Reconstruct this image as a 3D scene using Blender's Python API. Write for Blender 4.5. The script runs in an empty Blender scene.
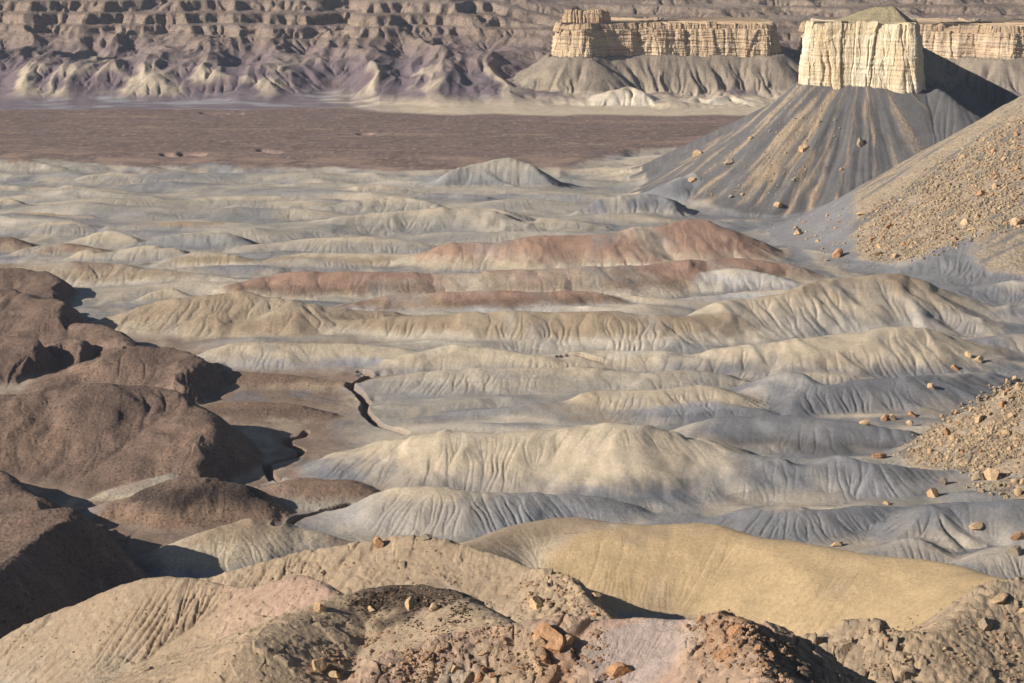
import bpy, math, random, time
import numpy as np
T0 = time.time()
f4 = np.float32
rng = np.random.default_rng(7)
random.seed(7)

# ------------------------------------------------------------------ camera
F = 2309.0          # focal length in picture widths of 1024
H = 170.0           # height of the viewpoint above the basin floor
PITCH = math.atan(401.5 / F)
CP, SP = math.cos(PITCH), math.sin(PITCH)

def ray(px, py):
    cx = (px - 512.0) / F
    cy = -(py - 341.5) / F
    yc = CP + cy * SP
    return cx / yc, (SP - cy * CP) / yc       # X/Y and drop per metre of Y

def at(px, py, Y):
    u, k = ray(px, py)
    return (u * Y, Y, H - k * Y)

# ------------------------------------------------------------------ noise
_g = np.random.default_rng(3)
PERM = _g.permutation(4096).astype(np.int32)
ANG = _g.random(4096) * 2 * np.pi
GX, GY = np.cos(ANG).astype(f4), np.sin(ANG).astype(f4)
RND = _g.random(4096).astype(f4)

def hsh(ix, iy, seed=0):
    return PERM[(PERM[(ix + seed * 57) & 4095] + iy) & 4095]

def pn(x, y, seed=0):
    x = np.asarray(x, f4); y = np.asarray(y, f4)
    fx = np.floor(x); fy = np.floor(y)
    ix = fx.astype(np.int32); iy = fy.astype(np.int32)
    dx = x - fx; dy = y - fy
    sx = dx * dx * dx * (dx * (dx * 6 - 15) + 10)
    sy = dy * dy * dy * (dy * (dy * 6 - 15) + 10)
    def g(a, b):
        h = hsh(ix + a, iy + b, seed)
        return GX[h] * (dx - a) + GY[h] * (dy - b)
    n00, n10, n01, n11 = g(0, 0), g(1, 0), g(0, 1), g(1, 1)
    a = n00 + sx * (n10 - n00); b = n01 + sx * (n11 - n01)
    return (a + sy * (b - a)) * 1.5

def fbm(x, y, seed=0, o=4, gain=0.5):
    t = 0; a = 1.0; s = 0
    for i in range(o):
        t = t + a * pn(x * (2.03 ** i) + 11.3 * i, y * (2.03 ** i) - 7.1 * i, seed + i)
        s += a; a *= gain
    return t / s

def ridged(x, y, seed=0, o=4):
    t = 0; a = 1.0; s = 0
    for i in range(o):
        n = 1 - np.abs(pn(x * (2.1 ** i) + 5.3 * i, y * (2.1 ** i) + 3.1 * i, seed + i)) * 1.6
        t = t + a * n; s += a; a *= 0.5
    return t / s

def worley(x, y, seed=0):
    fx = np.floor(x); fy = np.floor(y)
    ix = fx.astype(np.int32); iy = fy.astype(np.int32)
    d1 = np.full(x.shape, 9, f4); d2 = d1.copy(); cid = np.zeros(x.shape, f4)
    for a in (-1, 0, 1):
        for b in (-1, 0, 1):
            h = hsh(ix + a, iy + b, seed)
            px = fx + a + RND[h]; py = fy + b + RND[(h * 7 + 13) & 4095]
            d = np.hypot(px - x, py - y).astype(f4)
            near = d < d1
            d2 = np.where(near, d1, np.minimum(d2, d))
            cid = np.where(near, RND[(h * 3 + 5) & 4095], cid)
            d1 = np.where(near, d, d1)
    return d1, d2, cid

def sstep(a, b, x):
    t = np.clip((x - a) / (b - a), 0, 1)
    return t * t * (3 - 2 * t)

def lin(r, g, b):
    o = []
    for c in (r, g, b):
        c /= 255.0
        o.append(c / 12.92 if c <= 0.04045 else ((c + 0.055) / 1.055) ** 2.4)
    return np.array(o, f4)

# rock and soil colours
C = dict(
    gray=lin(119, 117, 117), dgray=lin(95, 92, 90), pgray=lin(144, 139, 133), sage=lin(159, 149, 133),
    white=lin(184, 178, 171), ash=lin(146, 143, 142),
    cream=lin(186, 168, 143), pale=lin(198, 183, 161), yellow=lin(178, 152, 115), tan=lin(160, 139, 114),
    brown=lin(132, 108, 89), red=lin(158, 127, 107), rust=lin(160, 120, 90), pink=lin(166, 138, 119),
    dark=lin(114, 94, 81), vdark=lin(72, 61, 54), plain=lin(122, 102, 93), mauve=lin(114, 100, 102),
    cliff=lin(196, 172, 132), talus=lin(128, 117, 105), tangray=lin(144, 131, 114), lilac=lin(156, 142, 133),
)

# ------------------------------------------------------------------ grid
PX0, PX1, PSTEP = -100, 1124, 1.06
us = np.arange((PX0 - 512) / F, (PX1 - 512) / F, PSTEP / F)
rows = []
Y = 170.0
def cstep(Y):
    return np.interp(Y, [170, 250, 265, 335, 360, 640, 800, 1500, 1900, 2300, 3200, 3600, 9000],
                     [.004, .002, .0006, .0006, .00085, .00085, .0011, .0013, .0018, .0013, .0014, .004, .01])
while Y < 9000:
    rows.append(Y); Y *= 1 + cstep(Y)
ys = np.array(rows)
NR, NC = len(ys), len(us)
YY = np.repeat(ys[:, None], NC, 1).astype(f4)
XX = (us[None, :] * ys[:, None]).astype(f4)
PXA = np.repeat((us * F + 512)[None, :], NR, 0).astype(f4)      # bearing, kept as a ruler for laying out places
Z = np.zeros((NR, NC), f4)
COL = np.zeros((NR, NC, 3), f4)
GRAIN = np.zeros((NR, NC), f4)        # gravel and low scrub
ROCK = np.zeros((NR, NC), f4)         # broken rock
RILL = np.ones((NR, NC), f4)          # how deep the rain cuts
REG = np.zeros((NR, NC), np.uint8)
print('grid', NR, NC, NR * NC)
N1 = fbm(XX / 60, YY / 60, 20, 4)
N2 = fbm(XX / 14, YY / 14, 30, 4)
N3 = fbm(XX / 160, YY / 160, 40, 3)
WX = fbm(XX / 34, YY / 34, 50, 3)
WY = fbm(XX / 34, YY / 34, 60, 3)
print('noise', time.time() - T0)

N4 = fbm(XX / 3.2, YY / 5, 57, 3)
LUMP = fbm(XX / 24 + .6 * WX, YY / 38, 55, 3) * 1.6
REGIONS = ['basin_floor', 'gravel_plain', 'badland_hills', 'dark_hills', 'talus_slope', 'butte_talus', 'mesa_talus',
           'far_mountains', 'foreground_ridge', 'yellow_hill']

def paint(mask, col):
    global COL
    COL = COL + (np.asarray(col, f4) - COL) * np.clip(mask, 0, 1)[..., None]

# base floor: low swells, plain beyond, mountains behind ------------------------------------------------
Z += 2.0 * N1 * sstep(620, 900, YY) + 0.5 * N2
Z += sstep(900, 1500, YY) * 1.5 * N3
COL[:] = C['pgray']
paint(sstep(-0.35, 0.25, N1 + 0.5 * N2) * 0.8, C['sage'])
paint(sstep(0.1, 0.5, N3) * 0.6, C['ash'])
paint(sstep(620, 760, PXA + 60 * N3) * (1 - sstep(1500, 1700, YY)) * 0.9, C['gray'])
paint((1 - sstep(255, 330, PXA + 60 * N3 - (YY - 700) * 0.35)) * (1 - sstep(900, 1150, YY)) * 0.85, C['brown'])
paint(sstep(-.05, .35, fbm(XX / 26, YY / 60, 45, 4)) * .6, C['cream'])
paint(sstep(.1, .45, fbm(XX / 18, YY / 44, 47, 4)) * .6, C['gray'])
paint(sstep(.2, .5, fbm(XX / 40, YY / 30, 48, 4)) * sstep(900, 1100, YY) * .6, C['dgray'])
# low mounds through the upper badlands
def mounds(n, y0, y1, x0, x1, h0, h1, seed):
    global Z, COL
    r = np.random.default_rng(seed)
    for i in range(n):
        py = r.uniform(y0, y1); px = r.uniform(x0, x1)
        u, k = ray(px, py); yc = H / k; xc = u * yc
        h = r.uniform(h0, h1); wl = h * r.uniform(5, 14); wd = h * r.uniform(2.2, 4.5)
        r0, r1 = np.searchsorted(ys, [yc - 3.2 * wd, yc + 3.2 * wd])
        c0, c1 = np.searchsorted(us, [(xc - 3.2 * wl) / yc, (xc + 3.2 * wl) / yc])
        s = (slice(r0, r1), slice(c0, c1))
        if Z[s].size == 0: continue
        a = r.uniform(-.25, .25)
        dx = XX[s] - xc + 5 * WX[s]; dy = YY[s] - yc + 4 * WY[s] + a * dx
        d = np.sqrt((dx / wl) ** 2 + (dy / wd) ** 2)
        b = h * np.clip(1 - d / 1.6, 0, 1) ** 1.3
        Z[s] = np.sqrt(np.maximum(Z[s], 0) ** 2 + b ** 2) + np.minimum(Z[s], 0)
        c = C[r.choice(['cream', 'sage', 'sage', 'pgray', 'pale', 'gray'])]
        m = sstep(0.0, 0.8, b / h)[..., None] * 0.75
        COL[s] += (c - COL[s]) * m
mounds(170, 158, 245, -60, 720, 2.0, 6.5, 5)
mounds(60, 250, 350, 150, 700, 1.5, 4, 6)
mounds(90, 330, 520, 380, 1050, 1.0, 3, 8)

edge = 1735 + 45 * fbm(PXA / 90, PXA * 0, 70, 3) + 25 * WX + np.interp(PXA, [0, 350, 560, 640, 760], [40, -35, -30, 130, 200])
pl = sstep(-45, 15, YY - edge)
Z = Z * (1 - pl * .95) + pl * (4.5 + 0.7 * N3 + .3 * N1)
RILL *= 1 - sstep(.05, .6, pl)  # the plain is not cut
plc = C['plain'] * (1 + 0.16 * fbm(XX / 400, YY / 60, 75, 4))[..., None]
COL += (plc - COL) * sstep(.55, .95, pl + .2 * N2)[..., None]
paint(sstep(.2, .55, fbm(XX / 260, YY / 40, 77, 4)) * pl * .55, C['pink'])
paint(sstep(.25, .5, fbm(XX / 500, YY / 70, 79, 3)) * pl * .4, C['mauve'])
paint(pl * sstep(.05, .4, fbm(XX / 70, YY / 45, 60, 5, .6)) * .6, C['dark'])
paint(pl * sstep(.15, .5, fbm(XX / 90, YY / 30, 62, 5, .6)) * .55, C['tan'])
paint(pl * sstep(.34, .5, fbm(XX / 45, YY / 30, 64, 5, .65)) * .35, C['pale'])
paint(pl * sstep(.30, .5, pn(XX / 2.6, YY / 9, 69)) * (.3 + .5 * sstep(-.2, .3, fbm(XX / 90, YY / 90, 71, 3))) * .6, C['vdark'] * .8)
paint(pl * sstep(.34, .5, pn(XX / 4.5, YY / 11, 73)) * .5, C['pink'])
paint(pl * sstep(.12, .4, fbm(XX / 12, YY / 24, 66, 3)) * .35, C['vdark'])
paint(pl * (1 - sstep(10, 130, YY - edge)) * sstep(-.1, .3, fbm(XX / 50, YY / 60, 68, 4)) * .7, C['pink'])
GRAIN = np.maximum(GRAIN, pl * .35)
REG[pl > .5] = 1
# little gullies in the plain
for (x0, y0, x1, y1) in ((262, 147, 276, 149), (165, 151, 176, 152), (183, 150, 200, 151), (362, 131, 368, 131), (205, 110, 240, 111)):
    u0, k0 = ray(x0, y0); u1, k1 = ray(x1, y1); d0, d1 = H * .96 / k0, H * .96 / k1
    t = np.clip((PXA - x0) / (x1 - x0), 0, 1)
    dd = np.hypot((PXA - np.clip(PXA, x0, x1)) / F * YY, (YY - (d0 + (d1 - d0) * t)) / 3)
    Z -= 5 * np.exp(-(dd / 3.2) ** 2)

# pale fans at the mountain foot
foot = 2300 + 30 * fbm(PXA / 70, PXA * 0, 81, 3) + np.interp(PXA, [0, 250, 350, 380, 560, 900], [0, 10, 20, -40, -85, -80])
fan = sstep(-20, 15, YY - foot)
fcol = C['ash'] + (C['cream'] - C['ash']) * sstep(280, 400, PXA + 60 * N1)[..., None]
fcol = fcol + (C['mauve'] - fcol) * (sstep(-.35, .1, fbm(XX / 70, YY / 30, 83, 4)) * (1 - sstep(330, 420, PXA)) * .9)[..., None]
paint(fan, fcol * (1 + .12 * N2)[..., None])
GRAIN *= 1 - fan
REG[fan > .5] = 7

# far mountains
far = np.maximum(YY - foot - 5, 0)
rise = np.interp(far, [0, 60, 200, 330, 480, 620, 900, 1400, 2500, 7000], [0, 3, 24, 38, 62, 88, 120, 150, 230, 420]).astype(f4)
risem = np.interp(far, [0, 300, 520, 800, 1200, 2500, 7000], [0, 10, 60, 92, 125, 230, 420]).astype(f4)
wm = sstep(470, 580, PXA)
ramp = sstep(0, 260, far)
spur = ridged(XX / 85 + .12 * N3, YY / 260 + .1 * N3, 90, 1) - .55
spurb = ridged(XX / 36 + .2 * N3, YY / 120, 92, 2) - .55
spur2 = ridged(XX / 250 + .2 * N3, YY / 420, 95, 2) - .55
rough = sstep(15, 200, far)
m = rise + rough * (spur * (7 + 5 * ramp) + spurb * (4 + 2 * ramp) + spur2 * 20 * ramp) * (1 - .85 * wm)
m = np.maximum(m, 0)
# rock bands
def terrace(z, step, warp, hard):
    q = (z + warp) / step
    fl = np.floor(q); fr = q - fl
    return (fl + np.clip((fr - .5) * hard + .5, 0, 1)) * step - warp
tr = terrace(m, 13, 1.2 * N1 + 4 * N3, 2.6)
tw = sstep(48, 66, m + 12 * N3) * .7
m = m * (1 - tw) + tr * tw
m2 = terrace(risem + spur2 * 16 * ramp, 12, 4 * N1, 3.0)
mm = (m * (1 - wm) + (risem * .35 + m2 * .65 + 6 * ramp * N1) * wm) * sstep(0, 30, far)
Z += mm * fan
fm = sstep(3, 12, mm)
paint((1 - pl) * (1 - fan) * sstep(1050, 1250, YY) * (REG < 4) * sstep(.05, .4, fbm(XX / 34, YY / 45, 84, 4)) * .5, C['gray'])  # grey patches paint in the shadowed parts of the upper badlands
RILL = RILL * (1 - fan) + fan * sstep(2, 10, mm)
mc = C['mauve'] * (1 + .18 * N1)[..., None]
COL += (mc - COL) * fm[..., None]
paint(fm * sstep(.0, .4, spur + .5 * spurb + .5 * N1) * (1 - sstep(22, 46, mm)) * .9, C['cream'])
paint(fm * sstep(.3, .6, N1 + .5 * N2) * (1 - sstep(4, 16, mm)) * .8, C['ash'])
band = fbm(mm / 8 + .25 * N1 + .5 * N3, XX / 1200, 110, 3)
paint(fm * sstep(50, 62, mm + 8 * N1) * sstep(-.05, .25, band) * .7, C['lilac'] * .72)
paint(fm * sstep(50, 62, mm + 8 * N1) * sstep(.25, .5, -band) * .6, C['mauve'] * .8)
paint(fm * wm * sstep(.1, .35, band) * .5, C['lilac'])
fine = fbm(mm / 3.4 + .2 * N1 + .5 * N3, XX / 900, 115, 3)
paint(fm * sstep(42, 58, mm + 6 * N1) * sstep(.04, .2, fine) * .45, C['tangray'])
paint(fm * sstep(42, 58, mm + 6 * N1) * sstep(.06, .2, -fine) * .6, C['vdark'] * 1.15)
paint(fm * sstep(.1, .5, fbm(XX / 45, YY / 60, 117, 4)) * .35, C['dark'])
ROCK = np.maximum(ROCK, fm * sstep(25, 55, mm))
GRAIN = np.maximum(GRAIN, fm * .6)

# ------------------------------------------------------------------ ridges
def px_lerp(pts, x):
    q = sorted(pts)
    return float(np.interp(x, [p[0] for p in q], [p[1] for p in q]))

def E(px, py, z):
    return (px, py, (H - z) / ray(px, py)[1])

def zat(x, y):
    """ground height at a place"""
    x = np.asarray(x, float); y = np.asarray(y, float)
    r = np.interp(y, ys, np.arange(NR)); c = (x / y - us[0]) / (us[1] - us[0])
    r0 = np.clip(r.astype(int), 0, NR - 2); c0 = np.clip(c.astype(int), 0, NC - 2)
    fr = np.clip(r - r0, 0, 1); fc = np.clip(c - c0, 0, 1)
    return (Z[r0, c0] * (1 - fr) * (1 - fc) + Z[r0 + 1, c0] * fr * (1 - fc) + Z[r0, c0 + 1] * (1 - fr) * fc + Z[r0 + 1, c0 + 1] * fr * fc)

def ground_hit(px, py):
    """where a sight line meets the ground"""
    u, k = ray(px, py)
    z = zat(u * ys, ys)
    hit = np.nonzero(H - k * ys <= z)[0]
    if len(hit) == 0: return None
    i = hit[0]
    y = ys[i]
    return (u * y, y, float(z[i]))

def ridge(crest, base=None, s=.45, sb=.6, r=4.0, cols=('cream', 'sage', 'pgray'), stops=(.35, .8), zf=0.0, k=None,
          grain=0.0, rock=0.0, rill=1.0, reg=2, warp=3.0, soft=.9, sr=None, cn=.22):
    global Z
    if reg == 2: r = r * 1.4
    P = []
    for p in crest:
        if len(p) == 3:
            P.append(at(p[0], p[1], p[2]))
        else:
            b = px_lerp(base, p[0]) if isinstance(base, (list, tuple)) else (base if base else p[1])
            b = max(b, p[1] + .3)
            u, kc = ray(p[0], p[1]); _, kb = ray(p[0], b)
            Df = (H - zf) / kb
            Dc = (H - zf + s * Df) / (s + kc)
            P.append((u * Dc, Dc, H - kc * Dc))
    P = np.array(P)
    # resample with rounded corners
    t = np.concatenate([[0], np.cumsum(np.hypot(np.diff(P[:, 0]), np.diff(P[:, 1])))])
    n = max(3, min(26, len(P) * 3))
    tt = np.linspace(0, t[-1], n)
    P = np.stack([np.interp(tt, t, P[:, i]) for i in range(3)], 1)
    P[1:-1] = .25 * P[:-2] + .5 * P[1:-1] + .25 * P[2:]
    zmax = P[:, 2].max(); hgt = max(zmax - zf, .5)
    reach = hgt / min(s, sb) * 1.5 + 4 * r + 10
    r0, r1 = np.searchsorted(ys, [P[:, 1].min() - reach, P[:, 1].max() + reach])
    yn = max(P[:, 1].min() - reach, ys[0])
    uu = np.concatenate([(P[:, 0] - reach) / yn, (P[:, 0] + reach) / yn, (P[:, 0] - reach) / P[:, 1], (P[:, 0] + reach) / P[:, 1]])
    c0, c1 = np.searchsorted(us, [uu.min(), uu.max()])
    sl = (slice(r0, r1), slice(c0, c1))
    if Z[sl].size == 0: return
    X = XX[sl] + warp * WX[sl] * 1.6; Yv = YY[sl] + warp * WY[sl] * 1.6
    best = np.full(X.shape, -999, f4)
    segs = [(A, B, 1.0) for A, B in zip(P[:-1], P[1:])]
    if reg == 2 and hgt > 3:
        L = np.hypot(np.diff(P[:, 0]), np.diff(P[:, 1])).sum()
        rs = np.random.default_rng(int(abs(P[0, 0] * 7 + P[0, 1] * 3)))
        for q in range(int(L / (hgt * 2.6))):
            f = rs.uniform(.08, .92) * (len(P) - 1); i0 = int(f)
            S = P[i0] + (P[i0 + 1] - P[i0]) * (f - i0); hh_ = S[2] - zf
            if hh_ < 2: continue
            run = hh_ / s * rs.uniform(.6, .95); lat = run * rs.uniform(-.55, .85)
            segs.append((S, np.array([S[0] + lat, S[1] - run, zf + hh_ * rs.uniform(.18, .34)]), 1.25))
    for A, B, ks in segs:
        ex, ey = B[0] - A[0], B[1] - A[1]; L2 = ex * ex + ey * ey + 1e-6
        tr_ = ((X - A[0]) * ex + (Yv - A[1]) * ey) / L2
        tq = np.clip(tr_, 0, 1)
        dx = X - (A[0] + ex * tq); dy = Yv - (A[1] + ey * tq)
        d = np.hypot(dx, dy)
        sd = (ex * dy - ey * dx) * (1 if ex >= 0 else -1)      # >0 beyond the ridge
        sl_ = np.where(sd > 0, sb, s) if ks == 1 else s * ks
        if sr is not None:            # the side turned to the right is steeper
            sl_ = sl_ + (sr - sl_) * sstep(.15, .75, dx / (d + 1e-3))
        v = A[2] + (B[2] - A[2]) * tq - sl_ * (np.sqrt(d * d + r * r) - r)
        best = np.maximum(best, v.astype(f4))
    if reg in (2, 3):
        best = best + (LUMP[sl] * min(hgt * .11, 1.5) * (1 if reg == 2 else 1.5)).astype(f4)
    z0 = Z[sl].copy()
    kk = k if k is not None else (.2 * hgt + .6 if reg == 2 else .10 * hgt + .3)
    hh = np.clip(.5 + .5 * (best - z0) / kk, 0, 1)
    zn = z0 + (best - z0) * hh + kk * hh * (1 - hh)
    Z[sl] = zn
    sf = soft * (1.7 if reg == 2 else 1)
    w = sstep(-sf, sf * 1.3, best - z0 + .9 * N2[sl] + .6 * N1[sl])
    hf = np.clip((best - zf) / hgt, 0, 1.2) + cn * N1[sl] + cn * .7 * N2[sl] + cn * .55 * N4[sl]
    a, b = stops
    cc = C[cols[2]] + (C[cols[1]] - C[cols[2]]) * sstep(a - .22, a + .22, hf)[..., None]
    cc = cc + (C[cols[0]] - cc) * sstep(b - .14, b + .14, hf)[..., None]
    COL[sl] += (cc - COL[sl]) * w[..., None]
    GRAIN[sl] += (grain - GRAIN[sl]) * w
    ROCK[sl] += (rock - ROCK[sl]) * w
    RILL[sl] += (rill - RILL[sl]) * w
    REG[sl][w > .5] = reg

GRY = ('pgray', 'gray', 'ash'); GRY2 = ('gray', 'gray', 'gray')
CRM = ('cream', 'pale', 'ash'); SAG = ('cream', 'sage', 'pgray'); RED = ('red', 'brown', 'pale')
DRK = ('dark', 'dark', 'dark'); YEL = ('yellow', 'cream', 'ash')

# -- upper badlands
ridge([(430, 193), (442, 180), (454, 169), (480, 163), (505, 158), (520, 161), (533, 165), (553, 186)], 194, .5, cols=('sage', 'pgray', 'gray'), r=1.5, warp=1.5)
ridge([(584, 208), (605, 200), (632, 193), (653, 192), (672, 205)], 220, .45, cols=GRY, r=2)
ridge([(395, 203), (430, 193), (488, 196), (512, 206)], 207, .35, cols=GRY)
ridge([(330, 206), (392, 194), (433, 204)], 218, .3, cols=SAG)
ridge([(430, 221), (471, 208), (498, 208), (520, 222)], 229, .32, cols=SAG)
ridge([(330, 218), (400, 210), (470, 206), (500, 214)], 236, .3, cols=SAG)
ridge([(485, 230), (560, 217), (600, 226)], 234, .35, cols=('cream', 'sage', 'gray'))
ridge([(-20, 172), (0, 165), (24, 157), (45, 163), (62, 168)], 172, .4, cols=('brown', 'sage', 'sage'), r=2)
ridge([(280, 181), (292, 177), (312, 177), (330, 185)], 186, .4, cols=('sage', 'pgray', 'gray'), r=1)
ridge([(210, 186), (300, 183), (400, 185), (420, 192)], 192, .3, cols=('sage', 'sage', 'gray'))
ridge([(300, 196), (350, 188), (380, 184), (420, 193)], 200, .3, cols=('cream', 'sage', 'pgray'))
ridge([(90, 175), (115, 172), (150, 176)], 182, .3, cols=SAG)
ridge([(55, 191), (70, 184), (95, 189)], 195, .35, cols=SAG)
ridge([(-10, 205), (5, 197), (30, 208)], 214, .4, cols=('cream', 'sage', 'gray'))
ridge([(155, 205), (215, 196), (330, 198)], 210, .25, cols=SAG)
ridge([(-20, 214), (40, 212), (85, 216)], 225, .3, cols=('yellow', 'sage', 'pgray'))
ridge([(10, 230), (50, 222), (75, 221), (95, 230)], 235, .3, cols=SAG)
ridge([(120, 225), (190, 221), (230, 222), (290, 230)], 236, .3, cols=('tan', 'pgray', 'gray'), grain=.3)
ridge([(240, 205), (300, 200), (345, 205)], 215, .28, cols=SAG)
ridge([(70, 243), (100, 231), (118, 230), (135, 240)], 246, .4, cols=('pale', 'cream', 'sage'))
ridge([(138, 244), (170, 236), (206, 232), (234, 234), (246, 247)], 251, .4, cols=('sage', 'pgray', 'gray'))
ridge([(245, 247), (300, 240), (345, 236), (420, 242)], 253, .3, cols=SAG)
ridge([(260, 262), (310, 252), (360, 253), (430, 256)], 266, .25, cols=('cream', 'tan', 'cream'))
ridge([(-20, 240), (10, 236), (30, 245)], 252, .4, cols=('brown', 'brown', 'brown'), grain=.5)
ridge([(30, 248), (70, 243), (105, 251)], 257, .3, cols=('brown', 'brown', 'sage'), grain=.5)
ridge([(69, 257), (86, 249), (100, 257)], 262, .45, cols=('cream', 'cream', 'sage'), r=2)
ridge([(107, 253), (148, 244), (165, 250)], 262, .38, cols=('cream', 'sage', 'pgray'))
ridge([(160, 252), (170, 247), (186, 255)], 262, .4, cols=SAG)
ridge([(179, 257), (200, 251), (234, 255)], 268, .3, cols=('cream', 'tan', 'pale'))
ridge([(-40, 262), (34, 266), (55, 263), (120, 263), (144, 270), (190, 272), (241, 280)], 286, .25, cols=('brown', 'tan', 'pale'), grain=.5, cn=.3)
# -- red ridges
ridge([(392, 262), (443, 245), (512, 239), (581, 235), (632, 228), (684, 221), (700, 217), (708, 221), (735, 243), (768, 259)],
      [(392, 266), (480, 272), (600, 271), (684, 268), (735, 265), (768, 262)], .42, sb=.55, r=3, cols=('red', 'red', 'cream'), stops=(.25, .6), grain=.35, rill=.5)
ridge([(560, 268), (640, 258), (684, 262)], 272, .3, cols=('red', 'pale', 'white'), stops=(.3, .8))
ridge([(241, 282), (293, 270), (350, 273), (478, 273), (546, 270), (600, 267), (650, 264), (690, 262), (725, 258), (767, 259), (825, 277)],
      [(241, 302), (350, 304), (500, 300), (600, 300), (650, 294), (725, 290), (825, 284)], .3, cols=('red', 'brown', 'pale'), stops=(.25, .6), grain=.5, rill=.5)
ridge([(330, 308), (400, 294), (484, 291), (546, 291), (581, 290), (608, 295), (621, 303)], [(330, 314), (500, 313), (621, 309)], .35,
      cols=('red', 'brown', 'white'), stops=(.3, .7), grain=.45, rill=.5)
ridge([(690, 285), (705, 272), (735, 268), (770, 274), (800, 282)], 292, .4, cols=('pale', 'white', 'ash'))
ridge([(145, 296), (160, 290), (175, 288), (193, 297)], 302, .4, cols=('cream', 'cream', 'sage'), r=2)
# -- tan swells
ridge([(125, 318), (150, 306), (189, 297), (244, 292), (293, 302), (344, 309), (400, 314)], [(125, 330), (200, 340), (300, 342), (400, 330)], .28,
      cols=('tan', 'tan', 'cream'), stops=(.2, .7), grain=.4)
ridge([(215, 356), (248, 340), (275, 342), (344, 343), (400, 348)], 368, .28, cols=('tan', 'cream', 'ash'), stops=(.4, .9))
ridge([(330, 322), (360, 318), (409, 316), (460, 313), (512, 311), (615, 314), (684, 317), (720, 317)],
      [(330, 340), (409, 344), (480, 349), (600, 350), (684, 349), (720, 346)], .33, cols=('tan', 'tan', 'pale'), stops=(.4, .62), grain=.15)
ridge([(560, 318), (650, 322), (684, 318), (720, 304), (788, 289), (846, 277), (875, 274), (894, 273), (922, 281), (949, 302), (965, 320)],
      [(560, 330), (700, 342), (788, 338), (880, 332), (940, 326), (965, 324)], .42, cols=('tan', 'cream', 'pgray'), stops=(.35, .72), r=4)
ridge([(676, 342), (708, 324), (760, 311), (800, 303), (829, 299), (846, 309), (867, 328)], [(676, 350), (760, 338), (867, 332)], .4,
      cols=('sage', 'pgray', 'gray'), grain=.35)
ridge([(640, 300), (700, 296), (760, 291), (800, 290)], 304, .25, cols=('cream', 'white', 'ash'))
ridge([(370, 368), (400, 358), (426, 352), (454, 345), (495, 349), (560, 363), (590, 372)], [(370, 374), (480, 372), (590, 376)], .32, cols=('cream', 'cream', 'pgray'))
ridge([(480, 366), (540, 354), (610, 350), (680, 352), (720, 360)], 374, .25, cols=('pale', 'cream', 'sage'))
ridge([(388, 378), (426, 371), (478, 369), (540, 367), (605, 368), (660, 376)], [(388, 392), (500, 397), (660, 396)], .26, cols=('cream', 'sage', 'pgray'), grain=.35)
ridge([(620, 388), (660, 374), (690, 368), (740, 380)], 398, .3, cols=('sage', 'sage', 'gray'), grain=.4)
ridge([(577, 406), (598, 392), (650, 389), (684, 385), (708, 386), (733, 394), (743, 406)], 420, .34, cols=('cream', 'cream', 'pgray'))
ridge([(650, 362), (743, 346), (812, 337), (880, 330), (925, 327), (949, 333), (975, 352)], [(650, 372), (720, 381), (830, 380), (920, 376), (975, 364)], .4,
      cols=('cream', 'cream', 'gray'), stops=(.3, .7))
ridge([(930, 352), (980, 340), (1024, 333), (1100, 328)], 358, .3, cols=GRY)
ridge([(746, 396), (770, 379), (791, 371), (800, 375), (816, 390)], [(746, 410), (816, 414)], .45, cols=('pgray', 'gray', 'gray'), r=2)
ridge([(795, 392), (846, 381), (894, 380), (920, 376), (980, 374)], [(795, 418), (920, 412), (980, 395)], .36, cols=GRY2)
ridge([(560, 420), (650, 408), (700, 402), (760, 410)], 426, .25, cols=('ash', 'gray', 'gray'))
ridge([(674, 432), (726, 417), (784, 414), (815, 420), (870, 424), (905, 432)], [(674, 446), (800, 452), (905, 452)], .33, cols=('gray', 'gray', 'dgray'))
ridge([(784, 414), (797, 420), (806, 432)], 440, .6, cols=GRY2, r=1)
ridge([(400, 420), (480, 411), (560, 402), (600, 408)], 424, .22, cols=('pgray', 'pgray', 'gray'))
# -- the big pale hill and its neighbours
ridge([(362, 452), (380, 442), (402, 437), (440, 433), (471, 429), (488, 432), (553, 429), (615, 426), (650, 428), (690, 436), (730, 449), (765, 472)],
      [(362, 479), (430, 494), (553, 496), (622, 505), (690, 498), (765, 486)], .48, sb=.6, r=6, cols=('cream', 'cream', 'gray'), stops=(.36, .8), cn=.24, warp=4)
ridge([(455, 440), (471, 431), (486, 438)], [(455, 466), (471, 466), (486, 462)], .48, r=5, cols=('pink', 'tan', 'cream'), stops=(.4, .75), grain=.6, warp=2)
ridge([(690, 460), (720, 451), (743, 455), (790, 463), (825, 470)], [(690, 496), (760, 500), (825, 500)], .45, cols=('pgray', 'gray', 'gray'), r=3)
ridge([(800, 478), (825, 460), (837, 452), (867, 462), (915, 468), (955, 473)], [(800, 500), (860, 503), (955, 490)], .5, cols=('gray', 'gray', 'ash'), r=1.5)
ridge([(362, 512), (375, 500), (392, 490), (409, 488), (454, 491), (505, 495), (540, 493), (574, 496), (602, 498), (626, 514)],
      [(362, 520), (409, 532), (460, 536), (560, 522), (626, 516)], .5, sb=.65, r=4, cols=('cream', 'pgray', 'ash'), stops=(.5, .85), grain=.1)
ridge([(570, 498), (602, 499), (626, 512)], 520, .5, cols=('dgray', 'dgray', 'gray'), grain=.5)
ridge([(715, 516), (760, 505), (788, 503), (819, 510), (867, 505), (905, 508)], [(715, 530), (800, 540), (905, 530)], .36, cols=('cream', 'gray', 'gray'), stops=(.3, .95), r=3)
ridge([(890, 541), (912, 520), (930, 504), (938, 525), (958, 549)], [(890, 548), (930, 548), (958, 552)], .5, cols=GRY2, r=1)
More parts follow.
